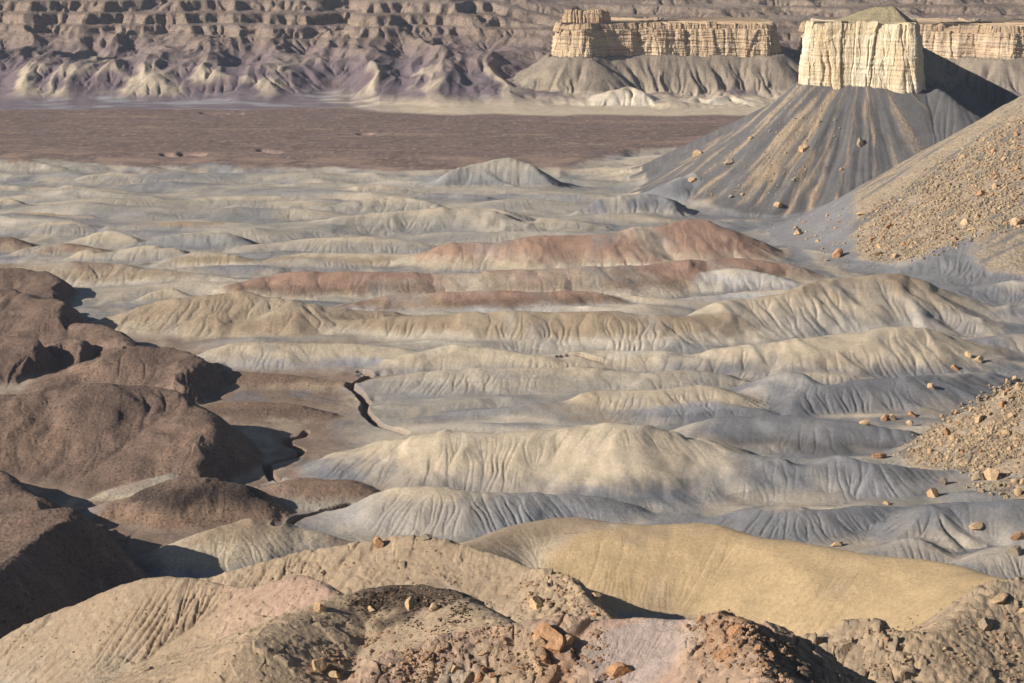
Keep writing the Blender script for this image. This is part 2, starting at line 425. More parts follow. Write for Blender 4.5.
ridge([(930, 505), (980, 503), (1024, 502), (1100, 500)], 546, .42, cols=('gray', 'gray', 'ash'), r=2)
ridge([(855, 556), (894, 539), (915, 537), (945, 552)], 562, .4, cols=('ash', 'gray', 'gray'), r=2)
ridge([(960, 570), (1001, 552), (1024, 543), (1100, 535)], 580, .4, cols=('ash', 'gray', 'gray'))
ridge([(905, 488), (960, 480), (1024, 476), (1100, 470)], 500, .3, cols=('ash', 'gray', 'gray'))
ridge([(900, 270), (949, 249), (975, 238), (991, 232), (1012, 236), (1060, 240)], [(900, 276), (991, 278), (1060, 282)], .5, cols=('gray', 'gray', 'gray'), r=1.5)
ridge([(880, 300), (940, 288), (1000, 283), (1100, 276)], 305, .3, cols=('ash', 'gray', 'gray'))
ridge([(940, 318), (1000, 306), (1100, 300)], 324, .3, cols=('ash', 'gray', 'gray'))
# -- dark gravel hills on the left
D = dict(cols=DRK, grain=1.0, rill=.6, reg=3, warp=6, soft=1.5, sr=1.1)
ridge([(-110, 268), (0, 269), (30, 270), E(48, 276, 9), E(52, 291, 7)], 300, .3, sb=.9, r=5, **D)
ridge([(-110, 300), (0, 289), (30, 292), E(55, 301, 13), E(64, 320, 10)], 330, .32, sb=1.0, r=5, **D)
ridge([(-110, 330), (0, 315), (60, 321), E(112, 329, 9), E(120, 344, 6)], 350, .3, sb=.9, r=5, **D)
ridge([(-110, 345), (0, 338), E(28, 338, 11), E(22, 352, 8)], 372, .3, sb=1.0, r=4, **D)
ridge([E(30, 352, 6), E(60, 340, 8), E(80, 338, 9), E(74, 350, 6)], s=.4, sb=1.0, r=3, **D)
ridge([(60, 378), (100, 366), (128, 350), (160, 347), E(198, 356, 11), E(178, 374, 8)], 395, .34, sb=1.0, r=5, **D)
ridge([(108, 372), (130, 352), (158, 350)], 378, .36, r=4, cols=('pink', 'pink', 'tan'), grain=.5, rill=.3, reg=3)
ridge([(-110, 400), (0, 392), (100, 382), (160, 386), E(194, 403, 15), E(206, 428, 13), E(196, 441, 11)], [(-110, 470), (100, 480), (215, 470)], .34, sb=1.1, r=7, **dict(D, warp=3))
ridge([(215, 404), (250, 402), (290, 405), (325, 413)], 418, .28, r=5, cols=('brown', 'dark', 'dark'), grain=.9, rill=.3, reg=3)
ridge([(240, 372), (290, 376), (340, 382)], 388, .2, r=5, cols=('brown', 'brown', 'tan'), grain=.8, rill=.3, reg=3)
ridge([(120, 490), (150, 478), (172, 474), (185, 480)], 500, .35, r=5, cols=('sage', 'sage', 'cream'), grain=.6, rill=.5, reg=3)
ridge([(96, 508), (140, 494), (170, 482), (186, 477), (205, 478), (235, 485), (265, 498), (289, 514)], [(96, 516), (186, 530), (289, 520)], .5, sb=.6, r=4,
      cols=('dark', 'vdark', 'brown'), grain=1, rill=.7, reg=3, warp=2)
ridge([(96, 508), (130, 498), (160, 487), (178, 480)], [(96, 518), (178, 524)], .5, r=3, cols=('pink', 'cream', 'ash'), stops=(.3, .8), grain=.3, rill=.7, reg=3, warp=2)
ridge([(255, 492), (300, 478), (340, 481), (372, 492)], 505, .25, r=6, cols=('brown', 'brown', 'sage'), grain=.7, rill=.4, reg=3)
ridge([(272, 483), (286, 477), (300, 484)], 489, .5, r=1, cols=('sage', 'sage', 'pgray'), reg=3)
ridge([(160, 568), (190, 545), (215, 530), (241, 522), (275, 525), (310, 534), (350, 546)], [(160, 580), (240, 575), (350, 556)], .42, sb=.55, r=5,
      cols=('tan', 'cream', 'ash'), stops=(.3, .75), grain=.35, rill=.7, reg=3)
ridge([(-110, 455, 800), (-40, 464, 760), E(0, 473, 13), E(20, 484, 12), E(36, 495, 11)], s=.4, sb=.9, r=5, **dict(D, warp=2))
ridge([(-110, 500, 690), E(0, 521, 18), E(40, 513, 19), E(64, 514, 20)], s=.5, sb=.9, r=4, **dict(D, warp=2))
ridge([E(66, 515, 20), E(62, 521, 20), E(38, 538, 20), E(8, 562, 22), E(-30, 590, 24), E(-110, 640, 26)], s=.95, sb=.35, r=3, **dict(D, warp=2))
paint((1 - sstep(120, 170, PXA)) * sstep(520, 560, YY) * (1 - sstep(600, 640, YY)) * .8, C['dark'])

# sinuous wash
def wash(pts, w=2.2, dep=3.0):
    global Z
    P = []
    for p in pts:
        h = ground_hit(*p); P.append((h[0], h[1]))
    Q = [P[0]]
    for i in range(1, len(P)):
        for t in (.33, .66, 1): Q.append((P[i-1][0] + (P[i][0] - P[i-1][0]) * t, P[i-1][1] + (P[i][1] - P[i-1][1]) * t))
    Q = np.array(Q); Q[1:-1] = .25 * Q[:-2] + .5 * Q[1:-1] + .25 * Q[2:]
    r0, r1 = np.searchsorted(ys, [Q[:, 1].min() - 12, Q[:, 1].max() + 12])
    X, Yv = XX[r0:r1] + 1.2 * N2[r0:r1], YY[r0:r1] + 1.2 * WX[r0:r1]
    best = np.full(X.shape, 99, f4)
    for A, B in zip(Q[:-1], Q[1:]):
        ex, ey = B[0] - A[0], B[1] - A[1]
        t = np.clip(((X - A[0]) * ex + (Yv - A[1]) * ey) / (ex * ex + ey * ey), 0, 1)
        best = np.minimum(best, np.hypot(X - A[0] - ex * t, Yv - A[1] - ey * t))
    Z[r0:r1] -= dep * (1 - sstep(w * .6, w, best))
    COL[r0:r1] += (C['dark'] - COL[r0:r1]) * (1 - sstep(w * .8, w * 1.3, best))[..., None] * .7  # shade of the cut bank, painted dark into the channel colour
    RILL[r0:r1] *= sstep(w, w * 2, best)
wash([(361, 371), (372, 374), (360, 380), (347, 386), (362, 393), (366, 402), (364, 410), (372, 420), (382, 427), (405, 433)], 1.9, 3.5)
wash([(306, 432), (303, 437), (287, 439), (290, 446), (302, 450), (296, 458), (278, 461), (266, 466), (270, 472), (278, 479)], 1.6, 3)
wash([(350, 505), (318, 512), (290, 518), (276, 524)], 1.6, 2.5)
wash([(560, 357), (578, 354), (590, 358), (604, 362)], 1.6, 2.5)

# -- talus slopes on the right
TAL = dict(cols=('tangray', 'tangray', 'tangray'), grain=.1, rill=.1, rock=.8, reg=4, warp=1.5)
ridge([(1180, 20), (1100, 57), (1024, 103), (977, 131), (915, 172), (890, 190), (866, 205)],
      [(866, 208), (890, 226), (915, 250), (950, 262), (977, 266), (1024, 274), (1100, 285), (1180, 290)], .55, sb=.6, r=6, stops=(.3, .9), **TAL)
ridge([(1180, 310), (1100, 345), (1024, 384), (985, 405), (950, 428), (930, 446)],
      [(1180, 512), (1100, 503), (1024, 492), (985, 482), (950, 470), (930, 456)], .62, sb=.8, r=3, stops=(.1, .9), **TAL)
ridge([(1100, 470), (1024, 478), (990, 482), (965, 490)], [(1100, 520), (1024, 505), (965, 496)], .4, r=3, stops=(.1, .9), **TAL)
# bare grey clay showing in streaks that run down the slope
def streaks(pa, pb, seed, x0, y0_, y1_):
    u, k = ray(*pa); A = np.array((u * y1_, y1_)); u, k = ray(*pb); B = np.array((u * y0_, y0_))
    e = (B - A) / np.linalg.norm(B - A)
    al = XX * e[0] + YY * e[1]; ac = -XX * e[1] + YY * e[0]
    n = fbm(ac / 7 + .5 * N1, al / 150, seed, 4)
    m = sstep(.02, .22, n + .25 * N3) * (REG == 4) * (YY > y0_ - 120) * (YY < y1_ + 160)
    paint(m * .9, C['dgray'] * 1.12); return m
_m = streaks((1024, 103), (866, 205), 140, 0, 1290, 1330) 
ROCK *= 1 - .85 * _m
_m = streaks((1024, 378), (908, 450), 141, 0, 790, 850) * .5
ROCK *= 1 - .6 * _m
paint((REG == 4) * sstep(.0, .4, fbm(XX / 14, YY / 14, 142, 4)) * (1 - _m) * .6, C['tan'])
# the clay shows again at the toe of each slope
_e = np.where(YY > 1050, 858, 906) + 16 * N2 + 14 * N1 - np.where(YY > 1050, 0, (740 - YY) * .25)
_m = (REG == 4) * (1 - sstep(-10, 8, PXA - _e))
paint(_m * .95, C['gray']); ROCK *= 1 - .9 * _m
# butte talus
BU0, BK = ray(865, 85)
BX, BY = BU0 * 1545, 1560.0
ang = math.radians(-13)
ca, sa = math.cos(ang), math.sin(ang)
BHX, BHY = 40.0, 34.0
def rect_sd(X, Yv, cx, cy, hx, hy):
    lx = (X - cx) * ca + (Yv - cy) * sa; ly = -(X - cx) * sa + (Yv - cy) * ca
    dx = np.abs(lx) - hx; dy = np.abs(ly) - hy
    return np.hypot(np.maximum(dx, 0), np.maximum(dy, 0)) + np.minimum(np.maximum(dx, dy), 0), lx, ly
d, lx, ly = rect_sd(XX + 2.5 * WX, YY + 2.5 * WY, BX, BY, BHX - 8, BHY - 8)
d = np.maximum(d - 8, -4)
rad = np.arctan2(ly + 1, lx)
gul = fbm(rad * 9, d / 160, 130, 3) * np.clip(d, 0, 40) / 40 * (3.0 - 1.8 * sstep(-10, 30, lx))
zt = 76 - .80 * np.maximum(d, 0) + .0011 * np.maximum(d, 0) ** 2 + gul - 4 * sstep(0, 40, lx)
zt = np.where(d > 190, -50, zt).astype(f4)
hh = np.clip(.5 + .5 * (zt - Z) / 6, 0, 1)
w = sstep(-1, 2, zt - Z)
Z = Z + (zt - Z) * hh + 6 * hh * (1 - hh)
strk = fbm(rad * 9 + .4 * N1, d / 90, 135, 5, .65)
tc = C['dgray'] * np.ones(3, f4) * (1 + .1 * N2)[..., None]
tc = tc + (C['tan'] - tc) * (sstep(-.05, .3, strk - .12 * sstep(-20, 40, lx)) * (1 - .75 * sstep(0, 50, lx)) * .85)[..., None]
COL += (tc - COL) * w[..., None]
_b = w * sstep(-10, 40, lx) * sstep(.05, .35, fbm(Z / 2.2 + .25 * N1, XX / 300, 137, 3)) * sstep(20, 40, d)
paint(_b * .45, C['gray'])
ROCK = ROCK * (1 - w) + w * sstep(.05, .4, strk) * .8
GRAIN *= 1 - w; RILL = RILL * (1 - w) + .25 * w
REG[w > .5] = 5
# the grey shoulder to its right, and the slope behind
ridge([(925, 92, 1530), (937, 86, 1525), (957, 102, 1510), (984, 120, 1500), (1010, 140, 1480)], s=.75, sb=.8, r=2, cols=('dgray', 'dgray', 'dgray'), reg=5, warp=2, rill=1.2)
ridge([(905, 40, 1604), (922, 47, 1600), (962, 74, 1600), (1003, 103, 1600), (1040, 135, 1596)], s=.85, sb=.5, r=2, cols=('tangray', 'dgray', 'dgray'), reg=5, warp=2)
ridge([(900, 100, 1640), (960, 92, 1700), (1020, 98, 1800), (1100, 90, 1900)], s=.55, sb=.4, r=10, cols=('tangray', 'talus', 'talus'), reg=5, warp=4)
ridge([(690, 172, 1500), (660, 190, 1490), (640, 206, 1470)], s=.5, sb=.5, r=3, cols=GRY, reg=5)

# mesa talus
def mesa_talus(poly, ztop, slope, seed, reg=6):
    """poly: foot of the cliff in plan, closed; land falls away from it."""
    global Z, ROCK, GRAIN, RILL
    P = np.array(poly)
    r0, r1 = np.searchsorted(ys, [P[:, 1].min() - 150, P[:, 1].max() + 120])
    sl = slice(r0, r1)
    X, Yv = XX[sl] + 5 * WX[sl], YY[sl] + 5 * WY[sl]
    best = np.full(X.shape, 1e6, f4); ins = np.zeros(X.shape, bool); par = np.zeros(X.shape, f4); acc = 0
    for A, B in zip(P, np.roll(P, -1, 0)):
        ex, ey = B - A; L = math.hypot(ex, ey)
        t = np.clip(((X - A[0]) * ex + (Yv - A[1]) * ey) / (L * L), 0, 1)
        dd = np.hypot(X - A[0] - ex * t, Yv - A[1] - ey * t)
        par = np.where(dd < best, acc + t * L, par); best = np.minimum(best, dd); acc += L
        cr = ((A[1] > YY[sl]) != (B[1] > YY[sl])) & (XX[sl] < (B[0] - A[0]) * (YY[sl] - A[1]) / (B[1] - A[1] + 1e-9) + A[0])
        ins ^= cr
    d = np.where(ins, 0, best)
    g = (ridged(par / 30 + .2 * WX[sl], d / 260, seed, 3) - .5) * np.clip(d / 30, 0, 1) * 8
    zt = ztop - slope * d + .0017 * d * d + g
    zt = np.where(d > 150, -50, zt).astype(f4)
    z0 = Z[sl]; w = sstep(-2, 3, zt - z0)
    hh = np.clip(.5 + .5 * (zt - z0) / 5, 0, 1)
    Z[sl] = np.where(ins, ztop - 3, z0 + (zt - z0) * hh + 5 * hh * (1 - hh))
    tc = C['talus'] * (1 + .14 * fbm(par / 12, d / 120, seed + 5, 3))[..., None]
    tc = tc + (C['tangray'] - tc) * sstep(-.1, .4, fbm(par / 30, d / 90, seed + 9, 3))[..., None]
    tc = tc + (C['cream'] - tc) * (sstep(22, 8, zt + 8 * N1[sl]) if False else (1 - sstep(8, 22, zt + 8 * N1[sl])))[..., None] * .85
    COL[sl] += (tc - COL[sl]) * w[..., None]
    ROCK[sl] = ROCK[sl] * (1 - w) + .5 * w
    GRAIN[sl] *= 1 - w; RILL[sl] = RILL[sl] * (1 - w) + .9 * w
    REG[sl][w > .5] = reg
def plan(px, Y): return ((px - 512) / F * Y * 1.0, Y)
MESA_A = [plan(549, 2470), plan(560, 2448), plan(590, 2442), plan(603, 2462), plan(640, 2476), plan(700, 2478), plan(740, 2482), plan(770, 2478), plan(781, 2490),
          plan(778, 2560), plan(760, 2640), plan(640, 2680), plan(560, 2640)]
MESA_B = [plan(797, 2560), plan(815, 2545), plan(900, 2520), plan(960, 2500), plan(1000, 2470), plan(1060, 2480), plan(1130, 2480), plan(1130, 2700), plan(900, 2720), plan(800, 2660)]
mesa_talus(MESA_A, 50, .72, 150)
mesa_talus(MESA_B, 47, .70, 160)
ridge([(480, 104, 2330), (520, 90, 2400), (548, 66, 2455)], s=.6, sb=.7, r=5, cols=('tangray', 'tangray', 'cream'), reg=6, warp=5)
for (a, b, c_) in ((590, 97, 2), (627, 86, 0), (655, 97, 1), (700, 96, 0), (730, 94, 2), (760, 98, 0), (560, 95, 1)):
    u, k = ray(a, b)
    ridge([(a - 26, 104, 2330), (a - 10, b + 3, 2350), (a, b, 2372), (a + 12, b + 4, 2350), (a + 24, 105, 2325)], s=.5, sb=.4, r=3, cols=('cream', 'pale', 'pale'), reg=6, warp=6)

# -- near hills
def dp(pts, k): return [(a, b, y * k) for a, b, y in pts]
ridge([(430, 580, 560), (455, 552, 585), (481, 537, 602), (526, 524, 612), (574, 518, 616), (615, 525, 612)], s=.42, sb=.6, r=6, cols=('tan', 'cream', 'cream'), stops=(.3, .8), zf=-8, reg=9, rill=.5, warp=3)
ridge([(600, 532, 606), (650, 527, 606), (708, 522, 606), (753, 537, 596), (812, 546, 585), (860, 557, 574), (922, 561, 566), (975, 577, 550), (1040, 590, 530)],
      s=.42, sb=.65, r=7, cols=('yellow', 'yellow', 'yellow'), zf=-12, reg=9, rill=.32, warp=3)
ridge([(400, 548, 610), (425, 540, 612), (450, 541, 606), (470, 552, 600), (490, 562, 590)], s=.5, sb=.6, r=4, cols=('yellow', 'tan', 'tan'), reg=8, rill=.4)
FG = dict(zf=0, reg=8, warp=1.6, soft=.5)
ridge(dp([(160, 590, 440), (206, 579, 440), (250, 566, 440), (286, 553, 440), (340, 548, 438), (381, 541, 436), (426, 535, 434), (454, 545, 430), (502, 557, 424), (536, 574, 418), (553, 571, 414), (575, 580, 410), (590, 598, 402), (612, 622, 395)], 1.33),
      s=.55, sb=.9, r=1.0, cols=('tan', 'tan', 'tangray'), stops=(.3, .9), rock=.45, rill=1.9, **FG)
ridge(dp([(-110, 680, 385), (-40, 655, 392), (0, 641, 396), (40, 620, 398), (62, 605, 400), (81, 606, 400), (105, 594, 399), (127, 584, 398), (158, 575, 396), (180, 576, 394), (203, 580, 392), (224, 589, 390), (260, 588, 386), (285, 578, 384), (303, 574, 380), (318, 581, 376), (336, 592, 370)], 1.16),
      s=.52, sb=.9, r=1.5, cols=('pink', 'tan', 'sage'), stops=(.45, .9), rock=.2, rill=1.6, **FG)
ridge(dp([(250, 640, 335), (300, 615, 348), (340, 597, 358), (392, 586, 360), (409, 585, 360), (440, 592, 354), (460, 600, 348), (485, 613, 338), (500, 624, 330)], 1.1),
      s=.45, sb=.8, r=4, cols=('tan', 'tan', 'tangray'), stops=(.4, .93), rock=.35, rill=.5, **FG)
FG2 = dict(zf=40, reg=8, warp=1.0, soft=.4)
ridge([(380, 660, 300), (420, 642, 303), (467, 630, 305), (520, 627, 304), (564, 624, 303), (588, 619, 303), (620, 621, 302), (650, 616, 301), (680, 626, 299), (700, 622, 297), (726, 612, 296), (743, 616, 293), (752, 640, 285), (768, 690, 268)],
      s=.62, sb=.9, r=1.0, cols=('pink', 'pink', 'lilac'), stops=(.3, .93), rock=.9, rill=.5, sr=.58, **FG2)
ridge(dp([(822, 637, 360), (850, 628, 360), (880, 624, 358), (935, 637, 352), (952, 624, 356), (966, 612, 360), (990, 586, 366), (1010, 580, 368), (1030, 576, 368), (1120, 560, 372)], 1.08),
      s=.55, sb=.8, r=1.2, cols=('tangray', 'tan', 'tan'), stops=(.4, .9), rock=.9, rill=.6, **FG)
lil = ((REG == 8) & (YY < 315)) * sstep(590, 612, PXA + 10 * N2) * (1 - sstep(680, 700, PXA + 10 * N2))
ROCK *= 1 - .85 * lil
dk = (REG == 3) * 1.0
paint(dk * sstep(.0, .45, fbm(XX / 30, YY / 40, 190, 4)) * .6, C['brown'])
paint(dk * sstep(.1, .5, fbm(XX / 18, YY / 30, 192, 4)) * .5, C['vdark'] * 1.2)
paint(dk * sstep(.25, .5, fbm(XX / 22, YY / 22, 194, 4)) * .5, C['pink'] * .9)
kn = (REG == 8) * sstep(528, 548, PXA + 8 * N2) * (1 - sstep(612, 630, PXA)) * (YY > 480) * (YY < 585)
ROCK = np.maximum(ROCK, kn)
# stains that cross from hill to hill
hb = (REG == 2) * 1.0
paint(hb * sstep(.0, .5, fbm(XX / 60, YY / 60, 168, 3)) * .5, C['cream'])
paint(hb * sstep(.12, .5, fbm(XX / 40, YY / 60, 170, 4)) * .55, C['pale'])
paint(hb * sstep(.15, .5, fbm(XX / 28, YY / 50, 175, 4)) * .5, C['pgray'])
paint(hb * sstep(.2, .5, fbm(XX / 55, YY / 40, 180, 4)) * (1 - sstep(1050, 1250, YY)) * .45, C['tan'])
paint(((REG == 9) * 1.0) * sstep(.05, .5, fbm(XX / 26, YY / 30, 185, 4)) * .5, C['tan'])
print('ridges', time.time() - T0)

# colour patches of the near slopes: clay seams, dark gravel, and shade painted on the knoll's right face
near = (YY < 345)
def seam_or_shade(cx, Yc, wx, wy, col, a):
    X0 = (cx - 512) / F * Yc
    q = ((XX - X0 + .45 * wx * N4 + .35 * wx * N2) / wx) ** 2 + ((YY - Yc + .5 * wy * N4 + 2.0 * WY) / wy) ** 2
    paint((1 - sstep(.35, 1.15, q)) * a, col)
for s in ((555, 298, 3.4, 9, C['rust'], .75), (500, 296, 8, 8, C['tan'], .6), (740, 291, 4.5, 10, C['rust'], .8), (620, 286, 2.6, 4, C['rust'], .9), (700, 294, 2.0, 6, C['lilac'], .5),
          (640, 296, 9, 10, C['lilac'], .8), (800, 283, 6, 8, C['vdark'], .8), (440, 293, 5, 7, C['sage'], .6), (600, 302, 14, 2.0, C['pink'], .9), (420, 394, 14, 15, C['vdark'], .95)):
    seam_or_shade(*s)

# ------------------------------------------------------------------ rain: droplets cut rills and gullies
def flow_carve(Zs, xs_u, ysv, K, passes, npart, steps, msk, seed, smooth=1, ref=14, cap=3.0, pw=.7):
    r = np.random.default_rng(seed)
    nr, nc = Zs.shape
    yy = ysv[:, None]; du = float(xs_u[1] - xs_u[0]); dY = np.gradient(ysv)[:, None]
    px = (ysv / F)[:, None].astype(f4)
    out = np.zeros_like(Zs)
    for p in range(passes):
        zc = Zs + out
        zcol = np.gradient(zc, axis=1); zrow = np.gradient(zc, axis=0)
        gx = zcol / (yy * du); gy = zrow / dY - xs_u[None, :] * gx
        sl = np.hypot(gx, gy)
        vr = -gy / dY; vc = (-gx + xs_u[None, :] * gy) / (yy * du)
        m = np.maximum(np.maximum(np.abs(vr), np.abs(vc)), 1e-9)
        vr = (vr / m).astype(f4).ravel(); vc = (vc / m).astype(f4).ravel()
        slf = sl.ravel()
        cc = (r.random(npart) * (nc - 1)).astype(f4); rr = (r.random(npart) * (nr - 1)).astype(f4)
        pr = np.zeros(npart, f4); pc = np.zeros(npart, f4)
        acc = np.zeros(nr * nc, f4); buf = []
        for s in range(steps):
            idx = (rr + .5).astype(np.int32) * nc + (cc + .5).astype(np.int32)
            buf.append(idx)
            a, b = vr[idx], vc[idx]
            live = (slf[idx] > .035)
            pr = .35 * pr + a; pc = .35 * pc + b
            mm = np.maximum(np.maximum(np.abs(pr), np.abs(pc)), 1e-6)
            pr /= mm; pc /= mm
            rr = rr + pr; cc = cc + pc
            live &= (rr > 1) & (rr < nr - 2) & (cc > 1) & (cc < nc - 2)
            if not live.all():
                rr, cc, pr, pc = rr[live], cc[live], pr[live], pc[live]
            if len(buf) == 16:
                acc += np.bincount(np.concatenate(buf), minlength=nr * nc); buf = []
            if len(rr) < 100: break
        if buf: acc += np.bincount(np.concatenate(buf), minlength=nr * nc)
        acc = acc.reshape(nr, nc) / (npart / (nr * nc))
        for _ in range(smooth):
            acc[1:-1] = .25 * acc[:-2] + .5 * acc[1:-1] + .25 * acc[2:]
            acc[:, 1:-1] = .25 * acc[:, :-2] + .5 * acc[:, 1:-1] + .25 * acc[:, 2:]
        c = np.minimum(acc / ref, cap) ** pw
        out -= K * px * c * np.clip((sl - .04) / .35, 0, 1.2) * msk / passes
    return out

def upsample(A, nr, nc):
    r = np.linspace(0, A.shape[0] - 1, nr); c = np.linspace(0, A.shape[1] - 1, nc)
    r0 = np.minimum(r.astype(int), A.shape[0] - 2); c0 = np.minimum(c.astype(int), A.shape[1] - 2)
    fr = (r - r0)[:, None].astype(f4); fc = (c - c0)[None, :].astype(f4)
    B = A[r0] * (1 - fr) + A[r0 + 1] * fr
    return B[:, c0] * (1 - fc) + B[:, c0 + 1] * fc

Z += .10 * N2 * RILL + (.05 * YY / 770) * pn(XX / 1.7, YY / 1.7, 200) * RILL
for (sr, scn, K, seed) in ((4, 6, .18, 1), (2, 3, .09, 2), (1, 1, .17, 3), (1, 1, .28, 4)):
    er = np.arange(0, NR, sr); ec = np.arange(0, NC, scn)
    Zs = Z[er][:, ec]; ms = (RILL * sstep(-.45, .35, fbm(XX / 45, YY / 45, 210 + sr, 3)) * 1.5)[er][:, ec]
    npart = int(min(len(er) * len(ec) * .45, 450000))
    msk0 = 1 - .1 * sstep(950, 1150, ys[er])[:, None]
    farw = np.clip((ys[er] - 2200) / 300, 0, 1)[:, None]
    msk = ms * msk0 * (1 + farw * (1.2 if sr == 4 else 1.2 if sr == 2 else 1.0))
    o = flow_carve(Zs, us[ec], ys[er], K, 5 if sr > 1 else 4, npart, 150 if seed < 4 else 70, msk, seed, 1 if seed < 4 else 0, *((60, 7., 1.1) if sr == 4 else (40, 6., 1.0) if sr == 2 else (16, 3., .8)))
    Z += (upsample(o, NR, NC) if sr > 1 else o)
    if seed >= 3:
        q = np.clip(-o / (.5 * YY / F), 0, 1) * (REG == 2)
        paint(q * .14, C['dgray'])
    print('carve', sr, time.time() - T0)

nearw = 1 - sstep(560, 720, YY)
r1 = np.searchsorted(ys, 720)
Z[:r1] += (nearw[:r1] * (.16 * fbm(XX[:r1] / 2.4, YY[:r1] / 2.4, 330, 4) + .10 * np.maximum(pn(XX[:r1] / .9, YY[:r1] / .9, 335), -.1)) * (.35 + .65 * (REG[:r1] != 9))).astype(f4)
# broken rock and gravel relief, coarser blocks on the far slopes
for ya, yb, sc, am in ((0, 480, 4.6, 2.4), (0, 480, 2.0, 1.2), (0, 480, .8, .4), (480, 620, 5.0, 2.6), (480, 620, 2.2, 1.3), (620, 1000, 2.6, .6), (480, 1000, 1.2, .3), (1000, 1700, 4.5, .9), (1000, 1700, 2.2, .45), (1700, 9999, 8, 1.3)):
    r0, r1 = np.searchsorted(ys, [ya, yb])
    sl = slice(r0, r1); rk = ROCK[sl] > .02
    if not rk.any(): continue
    xr, yr, rv = XX[sl][rk], YY[sl][rk], ROCK[sl][rk]
    gate = sstep(-.25, .3, fbm(xr / (sc * 7), yr / (sc * 7), 305, 3))
    d1, d2, cid = worley(xr / sc + .3 * pn(xr / sc, yr / sc, 306), yr / (sc * .85), 300 + int(sc * 10))
    zz = Z[sl]; zz[rk] += (am * (cid - .3) * sstep(0, .10, d2 - d1) * rv * gate).astype(f4)
for ya, yb, sc, am in ((0, 900, 1.1, .20), (0, 900, 3.4, .16), (900, 1700, 2.0, .26), (1700, 9999, 7, .5)):
    r0, r1 = np.searchsorted(ys, [ya, yb]); sl = slice(r0, r1)
    Z[sl] += GRAIN[sl] * am * np.maximum(pn(XX[sl] / sc, YY[sl] / (sc * 1.2), 320), -.1)
print('relief', time.time() - T0)

# ------------------------------------------------------------------ scene
scene = bpy.context.scene
col = scene.collection

# ------------------------------------------------------------------ materials
def new_mat(name):
    m = bpy.data.materials.new(name); m.use_nodes = True
    nt = m.node_tree; b = nt.nodes['Principled BSDF']
    b.inputs['Roughness'].default_value = .95
    b.inputs['Specular IOR Level'].default_value = .12
    return m, nt, b

def N(nt, kind, **kw):
    n = nt.nodes.new(kind)
    for k, v in kw.items():
        if hasattr(n, k) and k not in ('Scale',): setattr(n, k, v)
        else: n.inputs[k].default_value = v
    return n

def noise(nt, vec, scale, detail=4, rough=.6):
    n = nt.nodes.new('ShaderNodeTexNoise'); n.inputs['Scale'].default_value = scale
    n.inputs['Detail'].default_value = detail; n.inputs['Roughness'].default_value = rough
    nt.links.new(vec, n.inputs['Vector']); return n

def math_(nt, op, a, b=None, clamp=False):
    n = nt.nodes.new('ShaderNodeMath'); n.operation = op; n.use_clamp = clamp
    for i, v in enumerate((a, b)):
        if v is None: continue
        if isinstance(v, (int, float)): n.inputs[i].default_value = v
        else: nt.links.new(v, n.inputs[i])
    return n.outputs[0]

def mrange(nt, v, a, b, c=0., d=1.):
    n = nt.nodes.new('ShaderNodeMapRange'); nt.links.new(v, n.inputs[0])
    for i, q in enumerate((a, b, c, d)): n.inputs[i + 1].default_value = q
    return n.outputs[0]

def mix(nt, fac, a, b, mode='MIX'):
    n = nt.nodes.new('ShaderNodeMix'); n.data_type = 'RGBA'; n.blend_type = mode
    for sock, v in ((n.inputs[0], fac), (n.inputs[6], a), (n.inputs[7], b)):
        if isinstance(v, (int, float)): sock.default_value = v
        elif isinstance(v, (tuple, list, np.ndarray)): sock.default_value = tuple(float(q) for q in v[:3]) + (1,)
        else: nt.links.new(v, sock)
    return n.outputs[2]

